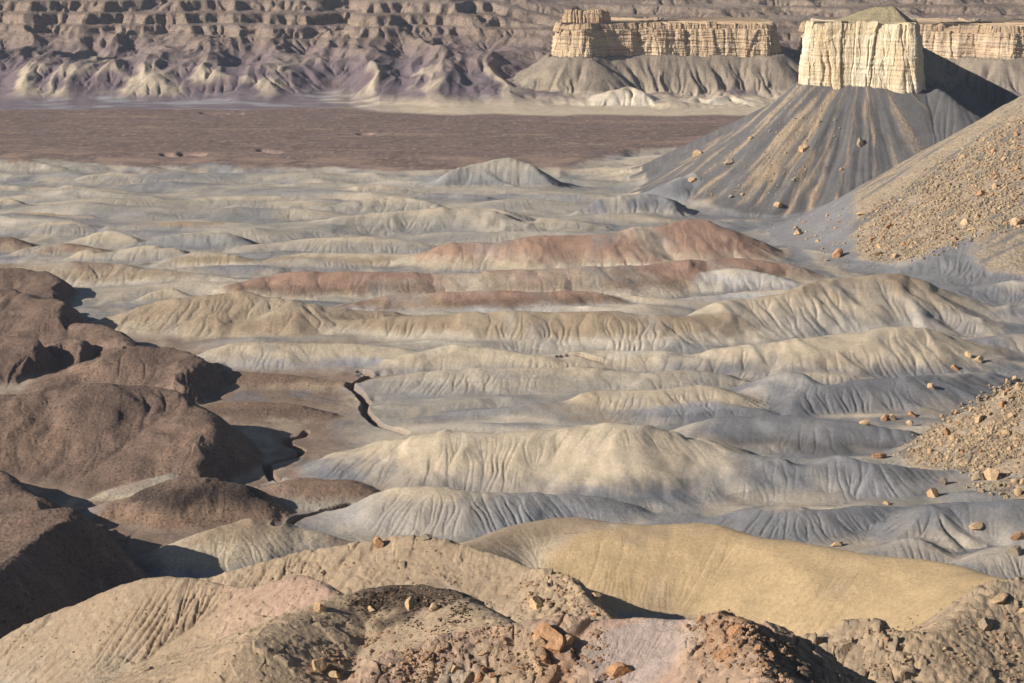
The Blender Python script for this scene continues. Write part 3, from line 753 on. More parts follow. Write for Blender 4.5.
def ground_material():
    m, nt, b = new_mat('desert_ground')
    L = nt.links
    geo = nt.nodes.new('ShaderNodeNewGeometry'); pos = geo.outputs['Position']
    ac = nt.nodes.new('ShaderNodeAttribute'); ac.attribute_name = 'soil'
    ag = nt.nodes.new('ShaderNodeAttribute'); ag.attribute_name = 'grain'
    ar = nt.nodes.new('ShaderNodeAttribute'); ar.attribute_name = 'rock'
    n1 = noise(nt, pos, .09, 6, .62); n2 = noise(nt, pos, .9, 5, .65); n3 = noise(nt, pos, 3.2, 5, .7)
    v = math_(nt, 'ADD', mrange(nt, n1.outputs[0], .3, .7, .86, 1.14), math_(nt, 'ADD', mrange(nt, n2.outputs[0], .3, .7, -.13, .13), mrange(nt, noise(nt, pos, .33, 3, .6).outputs[0], .3, .7, -.06, .06)))
    base = mix(nt, 1.0, ac.outputs['Color'], v, 'MULTIPLY')
    # gravel and scrub speckle
    vo = nt.nodes.new('ShaderNodeTexVoronoi'); vo.inputs['Scale'].default_value = .75; L.new(pos, vo.inputs['Vector'])
    nsp = noise(nt, pos, 1.0, 4, .7)
    sp = mrange(nt, nsp.outputs[0], .54, .64)
    pick = mrange(nt, vo.outputs['Color'], .15, .4, .5, 1.)
    gate = mrange(nt, n1.outputs[0], .38, .58)
    fac = math_(nt, 'MULTIPLY', math_(nt, 'MULTIPLY', sp, pick), math_(nt, 'MULTIPLY', ag.outputs['Fac'], math_(nt, 'ADD', math_(nt, 'MULTIPLY', gate, .6), .4)))
    base = mix(nt, math_(nt, 'MULTIPLY', fac, .9), base, lin(56, 47, 40))
    vo3 = nt.nodes.new('ShaderNodeTexVoronoi'); vo3.inputs['Scale'].default_value = 1.3; L.new(pos, vo3.inputs['Vector'])
    st = math_(nt, 'MULTIPLY', mrange(nt, noise(nt, pos, 2.3, 2, .5).outputs[0], .58, .68), math_(nt, 'MULTIPLY', ag.outputs['Fac'], mrange(nt, vo3.outputs['Color'], .2, .6)))
    base = mix(nt, math_(nt, 'MULTIPLY', st, .5), base, lin(160, 132, 110))
    # rock fragments
    vo2 = nt.nodes.new('ShaderNodeTexVoronoi'); vo2.inputs['Scale'].default_value = .55; L.new(pos, vo2.inputs['Vector'])
    rc = mix(nt, mrange(nt, vo2.outputs['Color'], .2, .8), lin(112, 98, 82), lin(172, 146, 114))
    base = mix(nt, math_(nt, 'MULTIPLY', ar.outputs['Fac'], .45), base, rc)
    L.new(base, b.inputs['Base Color'])
    h = math_(nt, 'ADD', math_(nt, 'MULTIPLY', math_(nt, 'MULTIPLY', n2.outputs[0], mrange(nt, n1.outputs[0], .35, .65, .25, 1.)), .45), math_(nt, 'MULTIPLY', n3.outputs[0], .32))
    h = math_(nt, 'ADD', h, math_(nt, 'MULTIPLY', fac, .5))
    h = math_(nt, 'ADD', h, math_(nt, 'MULTIPLY', math_(nt, 'MULTIPLY', math_(nt, 'SUBTRACT', 1, vo2.outputs['Distance']), ar.outputs['Fac']), .8))
    bp = nt.nodes.new('ShaderNodeBump'); bp.inputs['Strength'].default_value = .75; bp.inputs['Distance'].default_value = 1.0
    L.new(h, bp.inputs['Height']); L.new(bp.outputs[0], b.inputs['Normal'])
    return m

def cliff_material(name, light, darkc, warm, zlo, zhi, strata=.3):
    m, nt, b = new_mat(name); L = nt.links
    geo = nt.nodes.new('ShaderNodeNewGeometry'); pos = geo.outputs['Position']
    mp = nt.nodes.new('ShaderNodeMapping'); mp.inputs['Scale'].default_value = (1, 1, .22); L.new(pos, mp.inputs[0])
    ms = nt.nodes.new('ShaderNodeMapping'); ms.inputs['Scale'].default_value = (.03, .03, 1); L.new(pos, ms.inputs[0])
    n1 = noise(nt, mp.outputs[0], .22, 6, .65); n2 = noise(nt, mp.outputs[0], .8, 5, .6)
    s1 = noise(nt, ms.outputs[0], .55, 4, .6); n3 = noise(nt, pos, .6, 5, .65); nb = noise(nt, pos, .05, 3, .5)
    base = mix(nt, mrange(nt, nb.outputs[0], .35, .65), light, warm)
    base = mix(nt, mrange(nt, n1.outputs[0], .52, .75, 0, .55), base, darkc)
    base = mix(nt, math_(nt, 'MULTIPLY', mrange(nt, s1.outputs[0], .48, .62), strata), base, darkc)
    sx = nt.nodes.new('ShaderNodeSeparateXYZ'); L.new(pos, sx.inputs[0])
    top = mrange(nt, sx.outputs[2], zlo, zhi)
    base = mix(nt, math_(nt, 'MULTIPLY', top, math_(nt, 'ADD', .35, mrange(nt, n3.outputs[0], .35, .65, 0, .5))), base, warm * .9)
    base = mix(nt, 1.0, base, mrange(nt, n3.outputs[0], .3, .7, .85, 1.15), 'MULTIPLY')
    L.new(base, b.inputs['Base Color'])
    h = math_(nt, 'ADD', math_(nt, 'MULTIPLY', n2.outputs[0], .8), math_(nt, 'MULTIPLY', n3.outputs[0], .7))
    h = math_(nt, 'ADD', h, math_(nt, 'MULTIPLY', s1.outputs[0], .6))
    bp = nt.nodes.new('ShaderNodeBump'); bp.inputs['Strength'].default_value = .7; bp.inputs['Distance'].default_value = 1.2
    L.new(h, bp.inputs['Height']); L.new(bp.outputs[0], b.inputs['Normal'])
    return m

def rock_material(name, c1, c2, scale=1.0):
    m, nt, b = new_mat(name); L = nt.links
    tc = nt.nodes.new('ShaderNodeTexCoord'); oi = nt.nodes.new('ShaderNodeObjectInfo')
    add = nt.nodes.new('ShaderNodeVectorMath'); add.operation = 'ADD'
    L.new(tc.outputs['Object'], add.inputs[0]); L.new(oi.outputs['Location'], add.inputs[1])
    v = add.outputs[0]
    n1 = noise(nt, v, 1.1 * scale, 5, .6); n2 = noise(nt, v, 5 * scale, 4, .6)
    vr = nt.nodes.new('ShaderNodeTexVoronoi'); vr.inputs['Scale'].default_value = .45
    gp = nt.nodes.new('ShaderNodeNewGeometry'); L.new(gp.outputs['Position'], vr.inputs['Vector'])
    rnd = math_(nt, 'FRACT', math_(nt, 'ADD', oi.outputs['Random'], vr.outputs['Color']))
    base = mix(nt, rnd, c1, c2)
    base = mix(nt, mrange(nt, n1.outputs[0], .42, .68, 0, .6), base, c1 * .55)
    base = mix(nt, 1.0, base, mrange(nt, n2.outputs[0], .3, .7, .8, 1.2), 'MULTIPLY')
    L.new(base, b.inputs['Base Color'])
    bp = nt.nodes.new('ShaderNodeBump'); bp.inputs['Strength'].default_value = .9; bp.inputs['Distance'].default_value = .35
    L.new(n2.outputs[0], bp.inputs['Height']); L.new(bp.outputs[0], b.inputs['Normal'])
    return m

GROUND = ground_material()

def mesh_from(name, verts, faces, mat, smooth=True, parent=None):
    me = bpy.data.meshes.new(name)
    verts = np.asarray(verts, f4); faces = np.asarray(faces, np.int32)
    k = faces.shape[1]
    me.vertices.add(len(verts)); me.vertices.foreach_set('co', verts.ravel())
    me.loops.add(faces.size); me.loops.foreach_set('vertex_index', faces.ravel())
    me.polygons.add(len(faces)); me.polygons.foreach_set('loop_start', np.arange(0, faces.size, k, dtype=np.int32))
    me.polygons.foreach_set('loop_total', np.full(len(faces), k, np.int32))
    me.polygons.foreach_set('use_smooth', np.full(len(faces), smooth, bool))
    me.materials.append(mat); me.update(calc_edges=True)
    o = bpy.data.objects.new(name, me); col.objects.link(o)
    if parent is not None: o.parent = parent
    return o

LABELS = {
    'basin_floor': 'pale grey and ash clay floor winding between the low hills',
    'gravel_plain': 'flat brown gravel plain beyond the pale badlands',
    'badland_hills': 'rilled cream, red and grey clay hills filling the basin',
    'dark_hills': 'rounded dark brown gravel covered hills with deep shadows',
    'talus_slope': 'steep tan rubble slope coming down over grey clay',
    'butte_talus': 'grey cone of scree with tan streaks under the lone butte',
    'mesa_talus': 'furrowed grey scree skirt below the long pale cliff',
    'far_mountains': 'mauve banded mountains with cliff ledges behind the plain',
    'foreground_ridge': 'near crumbly ridges of tan, pink and rust coloured clay',
    'yellow_hill': 'smooth mustard yellow clay hill behind the near ridges',
}
V = np.stack([XX, YY, Z], -1).reshape(-1, 3)
CF = np.concatenate([np.clip(COL, .01, .9), np.ones((NR, NC, 1), f4)], -1).reshape(-1, 4).astype(f4)
GF, RF = np.clip(GRAIN, 0, 1).ravel().astype(f4), np.clip(ROCK, 0, 1).ravel().astype(f4)
a = np.arange(NR * NC, dtype=np.int32).reshape(NR, NC)
Q = np.stack([a[:-1, :-1], a[:-1, 1:], a[1:, 1:], a[1:, :-1]], -1).reshape(-1, 4)
qreg = REG[:-1, :-1].ravel()
# shared normals so neighbouring pieces of the sheet meet without a seam
for i, name in enumerate(REGIONS):
    q = Q[qreg == i]
    if len(q) == 0: continue
    ids, inv = np.unique(q, return_inverse=True)
    o = mesh_from(name, V[ids], inv.reshape(-1, 4), GROUND)
    me = o.data
    at_ = me.color_attributes.new('soil', 'FLOAT_COLOR', 'POINT'); at_.data.foreach_set('color', CF[ids].ravel())
    for nm, arr in (('grain', GF), ('rock', RF)):
        t = me.attributes.new(nm, 'FLOAT', 'POINT'); t.data.foreach_set('value', arr[ids])
    o['kind'] = 'structure'; o['label'] = LABELS[name]; o['category'] = 'terrain'
print('terrain meshes', time.time() - T0)

# ------------------------------------------------------------------ cliffs
def cliff_wall(name, outline, zb, zt, mat, parent, seed, step=1.0, joint=5.0, depth=2.0, batter=.06, nt=60, foot=0.0, strata=.15, fine_=.45, bays=1.1):
    """closed wall of jointed rock standing on a plan outline"""
    P = np.array(outline, float)
    # round off corners, resample
    for _ in range(2):
        A, B = P, np.roll(P, -1, 0)
        P = np.stack([.78 * A + .22 * B, .22 * A + .78 * B], 1).reshape(-1, 2)
    E = np.roll(P, -1, 0) - P; L = np.hypot(E[:, 0], E[:, 1]); t = np.concatenate([[0], np.cumsum(L)])
    n = int(t[-1] / step)
    tt = np.linspace(0, t[-1], n, endpoint=False)
    Pc = np.concatenate([P, P[:1]])
    x = np.interp(tt, t, Pc[:, 0]); y = np.interp(tt, t, Pc[:, 1])
    tx = np.roll(x, -1) - np.roll(x, 1); ty = np.roll(y, -1) - np.roll(y, 1); l = np.hypot(tx, ty)
    nx, ny = ty / l, -tx / l
    area = .5 * np.sum(P[:, 0] * np.roll(P[:, 1], -1) - np.roll(P[:, 0], -1) * P[:, 1])
    if area < 0: nx, ny = -nx, -ny
    hgt = zt - zb
    g = np.linspace(0, 1, nt)[:, None]
    T = tt[None, :] + 0 * g; Zh = g * hgt + 0 * T
    warp = 1.5 * fbm(T / 9, Zh / 14, seed, 3)
    # vertical joints between columns of unequal width
    q = (T + warp) / joint + .7 * pn(T / (joint * 3), Zh / 90, seed + 3)
    d1, d2, cid = worley(q.astype(f4), (Zh / 150 + 3.1).astype(f4), seed + 1)
    crack = (1 - sstep(0, .2, d2 - d1)) * sstep(-.25, .3, fbm(T / 13, Zh / 22, seed + 11, 3))
    off = depth * ((cid - .5) * .7 - .6 * crack)
    q2 = (T + warp) / (joint * .27)
    e1, e2, eid = worley(q2.astype(f4), (Zh / 13).astype(f4), seed + 2)
    off = off + depth * .28 * (eid - .5) + depth * fine_ * fbm(T / 3, Zh / 30, seed + 12, 4)
    off = off + depth * strata * (fbm(Zh / 2.2 + .02 * T, T / 200, seed + 13, 3))
    off = off + depth * bays * fbm(T / 30, Zh / 110, seed + 4, 4)
    led = np.floor(g * 6 + .8 * fbm(T / 60, Zh * 0, seed + 6, 2)) / 6
    off = off - batter * hgt * led * .8 - batter * hgt * .25 * g - .5 * depth * sstep(.93, 1, g)
    top = 2.6 * fbm(T / 16, T * 0, seed + 7, 4) + 2.2 * (cid - .5) - 2.0 * sstep(.3, .6, fbm(T / 24, T * 0, seed + 8, 3))
    off = off - .55 * depth * sstep(.80, .84, g + .03 * fbm(T / 12, T * 0, seed + 15, 3)) - .35 * depth * sstep(.58, .61, g + .05 * fbm(T / 18, T * 0, seed + 16, 3))
    zz = zb + Zh + top * sstep(.55, 1, g)
    off = off + foot * (1 - g) ** 3
    VX = x[None] + nx[None] * off; VY = y[None] + ny[None] * off
    V = np.stack([VX, VY, zz], -1).reshape(-1, 3)
    ii = np.arange(nt - 1)[:, None] * n; jj = np.arange(n)[None]; j2 = (jj + 1) % n
    Fq = np.stack([ii + jj, ii + j2, ii + n + j2, ii + n + jj], -1).reshape(-1, 4)
    if area < 0: Fq = Fq[:, ::-1]
    # the top: rings drawn in towards the middle
    cx, cy = x.mean(), y.mean(); base = len(V)
    rings = [V[-n:]]
    extra = []
    for s in (.97, .9, .75, .5, .2):
        R = V[-n:].copy(); R[:, 0] = cx + (R[:, 0] - cx) * s; R[:, 1] = cy + (R[:, 1] - cy) * s
        R[:, 2] = zt + (V[-n:, 2] - zt) * s + .8 * fbm(R[:, 0] / 9, R[:, 1] / 9, seed + 9, 3)
        extra.append(R)
    Vall = np.concatenate([V] + extra)
    F2 = [Fq]
    for k in range(len(extra)):
        r0 = (nt - 1) * n if k == 0 else base + (k - 1) * n
        r1 = base + k * n
        jj = np.arange(n); j2 = (jj + 1) % n
        f = np.stack([r0 + jj, r0 + j2, r1 + j2, r1 + jj], -1)
        F2.append(f if area > 0 else f[:, ::-1])
    return mesh_from(name, Vall, np.concatenate(F2), mat, False, parent)

def thing(name, label, cat, loc=(0, 0, 0), group=None, kind=None):
    o = bpy.data.objects.new(name, None); col.objects.link(o); o.location = loc; o.empty_display_size = 5
    o['label'] = label; o['category'] = cat
    if group: o['group'] = group
    if kind: o['kind'] = kind
    return o

M_BUTTE = cliff_material('pale_sandstone', lin(220, 207, 182), lin(164, 144, 118), lin(202, 180, 146), 100, 116, .3)
M_MESA = cliff_material('tan_sandstone', lin(200, 178, 146), lin(140, 124, 110), lin(178, 152, 122), 62, 74, .6)
M_CAPROCK = cliff_material('cap_rock', lin(186, 160, 126), lin(118, 102, 90), lin(160, 134, 106), 96, 104, .6)

def brect(hx, hy):
    pts = []
    for (sx, sy) in ((-1, -1), (-.4, -1.05), (.2, -.98), (.8, -1.04), (1, -.9), (1.02, .2), (.95, 1), (0, 1.05), (-.95, .95), (-1.03, .1)):
        lx, ly = sx * hx, sy * hy
        pts.append((BX + lx * ca - ly * sa, BY + lx * sa + ly * ca))
    return pts
butte = thing('butte', 'lone pale yellow sandstone butte with a sloping grey cap, on the scree cone', 'butte', (0, 0, 0))
cliff_wall('cliff', brect(BHX, BHY), 62, 116, M_BUTTE, butte, 400, .4, 9.5, 2.2, .03, 150, 1.5, .2, .14, 1.5)
# sloping cap: soft layers above the cliff
def cap_mesh(name, cx, cy, hx, hy, z0, z1, peak, mat, parent, seed):
    n = 140; V = []; Fq = []
    lv = [(1, 0), (.9, .05), (.78, .22), (.6, .45), (.42, .68), (.24, .9), (.1, .98), (.02, 1)]
    for s, h in lv:
        for j in range(n):
            t = 2 * math.pi * j / n
            rr = 1 / max(abs(math.cos(t)), abs(math.sin(t))) ** .75
            lx = math.cos(t) * hx * rr * s + peak * (1 - s) * hx; ly = math.sin(t) * hy * rr * s
            X, Y_ = cx + lx * ca - ly * sa, cy + lx * sa + ly * ca
            wv = float(fbm(np.array([X / 6]), np.array([Y_ / 6]), seed, 3)[0])
            V.append((X, Y_, z0 + (z1 - z0) * h + 1.0 * wv))
    for k in range(len(lv) - 1):
        for j in range(n):
            Fq.append((k * n + j, k * n + (j + 1) % n, (k + 1) * n + (j + 1) % n, (k + 1) * n + j))
    return mesh_from(name, V, Fq, mat, False, parent)
M_CAP = cliff_material('cap_soil', lin(160, 146, 118), lin(124, 114, 98), lin(164, 146, 112), 118, 124, .5)
cap_mesh('sloping_cap', BX + 4, BY - 2, 31, 27, 115, 126.5, .42, M_CAP, butte, 420)

mesa = thing('mesa', 'long tan mesa cliff with a broken cap, left of the lone butte', 'mesa')
cliff_wall('cliff', MESA_A, 34, 76, M_MESA, mesa, 430, .7, 17, 3.2, .12, 80, 2, .6, .25, 2.4)
CAPA = [(x * .985 + (3 if x < 150 else 0), y + 14) for x, y in MESA_A]
cliff_wall('cap_ledge', CAPA, 74, 82, M_CAPROCK, mesa, 440, 1.0, 6, 2.0, .2, 22)
KNOB = [plan(561, 2490), plan(575, 2484), plan(600, 2486), plan(612, 2494), plan(606, 2520), plan(565, 2520)]
cliff_wall('cap_block', KNOB, 81, 96, M_CAPROCK, mesa, 450, .8, 6, 2.5, .12, 24)
mesa2 = thing('mesa', 'tan mesa cliff with a dark rim running out of the picture behind the lone butte', 'mesa')
cliff_wall('cliff', MESA_B, 25, 72, M_MESA, mesa2, 460, .8, 21, 3.2, .12, 80, 2, .6, .25, 2.6)
cliff_wall('cap_ledge', [(x, y + 14) for x, y in MESA_B], 70, 79, M_CAPROCK, mesa2, 470, 1.0, 6, 2.0, .2, 22)
print('cliffs', time.time() - T0)

# ------------------------------------------------------------------ boulders
def boulder_mesh(name, seed, mat, squash=(1, .8, .75), cuts=9):
    import bmesh
    r = random.Random(seed); bm = bmesh.new()
    bmesh.ops.create_icosphere(bm, subdivisions=5, radius=1)
    pl = []
    for i in range(cuts):
        from mathutils import Vector
        nrm = Vector((r.gauss(0, 1), r.gauss(0, 1), r.gauss(0, .8))).normalized()
        pl.append((nrm, r.uniform(.42, .8)))
    for v in bm.verts:
        for nrm, d in pl:
            q = v.co.dot(nrm)
            if q > d: v.co -= nrm * (q - d)
    co = np.array([v.co[:] for v in bm.verts], f4)
    nn = fbm(co[:, 0] * 2.2 + seed, co[:, 1] * 2.2 + co[:, 2] * 1.7, 500 + seed % 50, 5, .65)
    for v, k in zip(bm.verts, nn):
        v.co *= 1 + .09 * float(k)
        v.co.x *= squash[0]; v.co.y *= squash[1]; v.co.z *= squash[2]
    me = bpy.data.meshes.new(name); bm.to_mesh(me); bm.free()
    me.materials.append(mat)
    return me
M_TANROCK = rock_material('tan_boulder', lin(192, 160, 122), lin(170, 144, 114))
M_RUSTROCK = rock_material('rust_boulder', lin(178, 134, 98), lin(164, 128, 98))
M_GREYROCK = rock_material('grey_boulder', lin(140, 126, 110), lin(158, 138, 112))
PROTO = [boulder_mesh('boulder', 10 + i, [M_TANROCK, M_TANROCK, M_RUSTROCK, M_GREYROCK][i % 4],
                      ((1, .85, .8), (1, .7, .6), (.8, .8, 1), (1, .9, .55))[i // 4 % 4], 12 + i % 5) for i in range(16)]
R0 = random.Random(11)
used = []
def place(px, py, size, label, group=None, kind=None, mesh=None, sink=.25, cat='boulder', tall=1.0):
    """size: width in picture pixels of the photograph at that distance"""
    h = ground_hit(px, py)
    if h is None: return None
    s = size * h[1] / F * .5 * (1.45 if group is None else 1.25)
    me = mesh or PROTO[R0.randrange(16) if kind is None else R0.choice(kind)]
    o = bpy.data.objects.new('boulder', me); col.objects.link(o)
    o.rotation_euler = (R0.uniform(-.3, .3), R0.uniform(-.3, .3), R0.uniform(0, 6.28))
    o.scale = (s, s, s * tall)
    o.location = (h[0], h[1] + s * .35, h[2] + s * (.42 - .6 * sink) * tall)
    o['label'] = label; o['category'] = cat
    if group: o['group'] = group
    used.append((px, py)); return o
TANK, RUSTK, GREYK = [0, 1, 4, 5, 8, 9, 12, 13], [2, 6, 10, 14], [3, 7, 11, 15]
named = [
    (931, 389, 10, 'round tan boulder alone on grey clay with its shadow beside it', TANK, 1),
    (955, 371, 9, 'rust boulder standing before a rilled grey slope', RUSTK, 1),
    (980, 363, 10, 'upright tan boulder just right of the rust boulder on the rilled slope', TANK, 1.3),
    (968, 358, 9, 'low tan boulder between the rust boulder and the upright tan one', TANK, .8),
    (885, 421, 9, 'orange boulder topping the small cluster on grey clay', RUSTK, 1),
    (893, 421, 10, 'largest pale boulder of the small cluster on grey clay', TANK, 1.2),
    (866, 425, 11, 'flat tan boulder at the far left of the cluster row', TANK, .6),
    (912, 417, 9, 'squat orange boulder between the cluster and the rubble edge', RUSTK, 1),
    (910, 426, 9, 'tan boulder under the squat orange boulder', TANK, 1),
    (880, 458, 17, 'long flat rust slab lying on grey clay below the rubble tongue', RUSTK, .5),
    (944, 485, 10, 'dark round boulder above the tan split boulder', GREYK, 1),
    (934, 498, 13, 'tan split boulder with a shaded face on grey clay', TANK, 1),
    (992, 480, 20, 'biggest pale block of the lower rubble patch', TANK, .9),
    (978, 481, 12, 'dark brown block beside the biggest pale block', GREYK, 1),
    (978, 529, 14, 'pale jagged boulder under the fanned grey ridge', TANK, .9),
    (1019, 541, 14, 'orange boulder stacked over a brown one by the frame edge', RUSTK, 1),
    (1015, 556, 13, 'brown boulder under the orange one by the frame edge', GREYK, 1.1),
    (838, 547, 13, 'tan slab tipped up behind the yellow hill crest', TANK, .7),
    (887, 505, 7, 'small pale rock alone on the grey bench behind the yellow hill', TANK, 1),
    (696, 158, 11, 'square boulder on the left foot of the scree cone', TANK, 1),
    (729, 165, 11, 'dark sided boulder halfway up the scree cone', GREYK, 1),
    (804, 152, 11, 'pale crag poking from the middle of the scree cone', TANK, 1.2),
    (860, 147, 9, 'dark block on the smooth grey side of the scree cone', GREYK, 1.3),
    (693, 183, 10, 'low tan rock under the square boulder', TANK, .7),
    (777, 209, 9, 'pale rock at the foot of the scree cone', TANK, .8),
    (799, 235, 9, 'tan rock with a long shadow on the grey flat', TANK, 1),
    (838, 258, 12, 'orange rock at the lowest corner of the upper rubble slope', RUSTK, 1),
    (967, 226, 11, 'pale boulder with a hard shadow midway in the upper rubble', TANK, 1),
    (879, 257, 14, 'wide tan boulder at the lower edge of the upper rubble', TANK, .7),
    (1016, 226, 14, 'whitish boulder at the right end of the upper rubble', TANK, .9),
    (862, 216, 8, 'tan boulder beside a dark gap on the grey flat', TANK, 1),
    (380, 549, 13, 'rust fin of rock standing on the tan crest', RUSTK, 1.3),
    (427, 539, 11, 'dark lump on the highest point of the tan crest', GREYK, .8),
    (318, 612, 17, 'tan slab with a black shaded end on the pinkish slope', TANK, .8),
    (371, 613, 12, 'tan lump at the left end of the dark scrub mound', TANK, .8),
    (411, 608, 18, 'pointed tan block in the middle of the dark scrub mound', TANK, .9),
    (433, 611, 11, 'small square block right of the pointed block on the dark mound', TANK, .9),
    (318, 672, 17, 'yellow angular block at the bottom of the pinkish slope', TANK, .9),
    (333, 679, 15, 'yellow block right of the angular block at the bottom of the pinkish slope', TANK, .9),
    (734, 636, 17, 'rust crag on the peak of the orange knoll', RUSTK, 1.2),
    (728, 658, 24, 'broad rust block on the face of the orange knoll', RUSTK, .9),
    (556, 648, 44, 'large orange crag in the near rubble', RUSTK, .9),
    (620, 676, 32, 'orange outcrop at the bottom edge of the lilac clay', RUSTK, .7),
    (700, 623, 9, 'small rust rock on the skyline left of the orange knoll', RUSTK, 1),
    (594, 618, 8, 'small rust rock on the pink crest beside the tan knob', RUSTK, .8),
    (596, 600, 14, 'tan block jutting from the shaded end of the tan knob', TANK, 1),
    (537, 609, 14, 'tan block on the lit face of the tan knob', TANK, 1.2),
    (1001, 603, 18, 'pale block near the top of the knob in the lower right corner', TANK, 1),
    (985, 630, 18, 'brown cracked block low on the knob in the lower right corner', GREYK, .9),
]
for px, py, sz, lb, kd, tall in named:
    place(px, py, sz, lb, None, kd, tall=tall, sink=.75 if ('crag' in lb or 'outcrop' in lb or 'broad' in lb) else .3)
print('named', time.time() - T0)
def scatter(n, poly, s0, s1, label, group, kinds, power=2.2, seed=1):
    """rocks dropped at random inside an area marked on the ground"""
    r = random.Random(seed); P = poly; k = 0; tries = 0
    xs = [p[0] for p in P]; yy = [p[1] for p in P]
    while k < n and tries < n * 60:
        tries += 1
        x, y = r.uniform(min(xs), max(xs)), r.uniform(min(yy), max(yy))
        ins = False
        for (ax, ay), (bx, by) in zip(P, P[1:] + P[:1]):
            if (ay > y) != (by > y) and x < (bx - ax) * (y - ay) / (by - ay) + ax: ins = not ins
        if not ins: continue
        s = s0 + (s1 - s0) * r.random() ** power
        if any(abs(x - a) < s * .6 and abs(y - b) < s * .5 for a, b in used): continue
        if place(x, y, s, label, group, kinds, tall=r.uniform(.7, 1.1)): k += 1
UP = [(866, 212), (915, 182), (960, 154), (1023, 116), (1023, 230), (985, 232), (950, 248), (905, 262), (860, 250)]
LO = [(902, 455), (915, 440), (945, 418), (985, 396), (1023, 374), (1023, 460), (990, 470), (950, 472), (925, 462)]
TG = R0.sample
scatter(85, UP, 3.5, 10.0, 'tan boulder among the loose rubble of the upper right slope', 'boulders of the upper rubble slope', TANK + RUSTK, 2.2, 1)
scatter(75, LO, 5.0, 13.0, 'tan boulder among the loose rubble of the lower right slope', 'boulders of the lower rubble slope', TANK + RUSTK, 2.0, 2)
scatter(16, [(1023, 470), (1023, 500), (985, 496), (965, 486), (990, 478)], 4, 10, 'tan boulder of the small rubble patch below the lower slope', 'boulders of the small rubble patch', TANK, 1.5, 3)
scatter(16, [(790, 225), (860, 205), (880, 250), (830, 265), (800, 250)], 3, 7, 'tan rock strewn on the grey flat under the butte', 'rocks on the grey flat', TANK, 2, 4)
scatter(10, [(700, 200), (720, 150), (820, 110), (850, 170), (780, 205)], 3, 7, 'rock lying on the scree cone of the butte', 'rocks on the scree cone', TANK + GREYK, 2, 5)
scatter(22, [(460, 640), (560, 632), (600, 682), (440, 682)], 5, 16, 'orange rock in the near rubble at the bottom edge', 'rocks of the near rubble', RUSTK + TANK, 1.6, 6)
scatter(12, [(700, 628), (726, 616), (770, 640), (800, 680), (740, 682)], 5, 13, 'rust rock on the orange knoll', 'rocks on the orange knoll', RUSTK, 1.6, 7)
scatter(12, [(840, 640), (1023, 600), (1023, 670), (880, 660)], 5, 13, 'pale rock on the lower right knob', 'rocks on the lower right knob', TANK + GREYK, 1.6, 8)
scatter(8, [(530, 585), (560, 575), (605, 612), (530, 618)], 4, 10, 'tan rock on the crumbly tan knob', 'rocks on the tan knob', TANK, 1.6, 9)
print('boulders', time.time() - T0, len(used))

# small rubble: uncountable
def stones_mesh(name, areas, mat, label, seed, clump=0.0):
    r = np.random.default_rng(seed); VV = []; FF = []; base = 0
    import bmesh
    bm = bmesh.new(); bmesh.ops.create_icosphere(bm, subdivisions=1, radius=1)
    iv = np.array([v.co[:] for v in bm.verts]); iff = np.array([[v.index for v in f.verts] for f in bm.faces]); bm.free()
    for poly, n, s0, s1 in areas:
        xs = np.array([p[0] for p in poly]); yv = np.array([p[1] for p in poly]); k = 0
        while k < n:
            x, y = r.uniform(xs.min(), xs.max()), r.uniform(yv.min(), yv.max())
            ins = False
            for (ax, ay), (bx, by) in zip(poly, poly[1:] + poly[:1]):
                if (ay > y) != (by > y) and x < (bx - ax) * (y - ay) / (by - ay) + ax: ins = not ins
            if not ins: continue
            k += 1
            x += r.normal(0, 5); y += r.normal(0, 3)
            if x > 1100: continue
            h = ground_hit(x, y)
            if h is None: continue
            if clump and float(fbm(np.array([h[0] / 9]), np.array([h[1] / 9]), 611, 3)[0]) + r.normal(0, .12) < clump: k -= r.random() < .8; continue
            s = (s0 + (s1 - s0) * r.random() ** 3) * h[1] / F * .5
            v = iv * (1 + r.uniform(-.3, .3, (len(iv), 1))) * np.array([1, r.uniform(.6, 1), r.uniform(.5, .9)]) * s
            an = r.uniform(0, 6.28); c_, s_ = math.cos(an), math.sin(an)
            v = np.stack([v[:, 0] * c_ - v[:, 1] * s_, v[:, 0] * s_ + v[:, 1] * c_, v[:, 2]], 1)
            VV.append(v + np.array([h[0], h[1], h[2] + s * .15])); FF.append(iff + base); base += len(iv)
    o = mesh_from(name, np.concatenate(VV), np.concatenate(FF), mat, False)
    o['kind'] = 'stuff'; o['label'] = label; o['category'] = 'rubble'
    return o
M_RUB = rock_material('rubble_stone', lin(200, 174, 138), lin(118, 102, 86))
stones_mesh('rubble', [(UP, 8000, .9, 4.6), (LO, 4200, 1.0, 5.5), ([(1023, 470), (1023, 500), (985, 496), (965, 486)], 150, 1.5, 5),
                       ([(915, 185), (940, 150), (1023, 105), (1023, 135), (960, 165)], 400, 1, 3),
                       ([(700, 200), (720, 150), (820, 95), (850, 150), (780, 205)], 350, 1, 3), ([(790, 225), (860, 205), (880, 250), (830, 265)], 120, 1.2, 3.5)],
            M_RUB, 'loose tan stones littering the right hand slopes', 21, -.16)
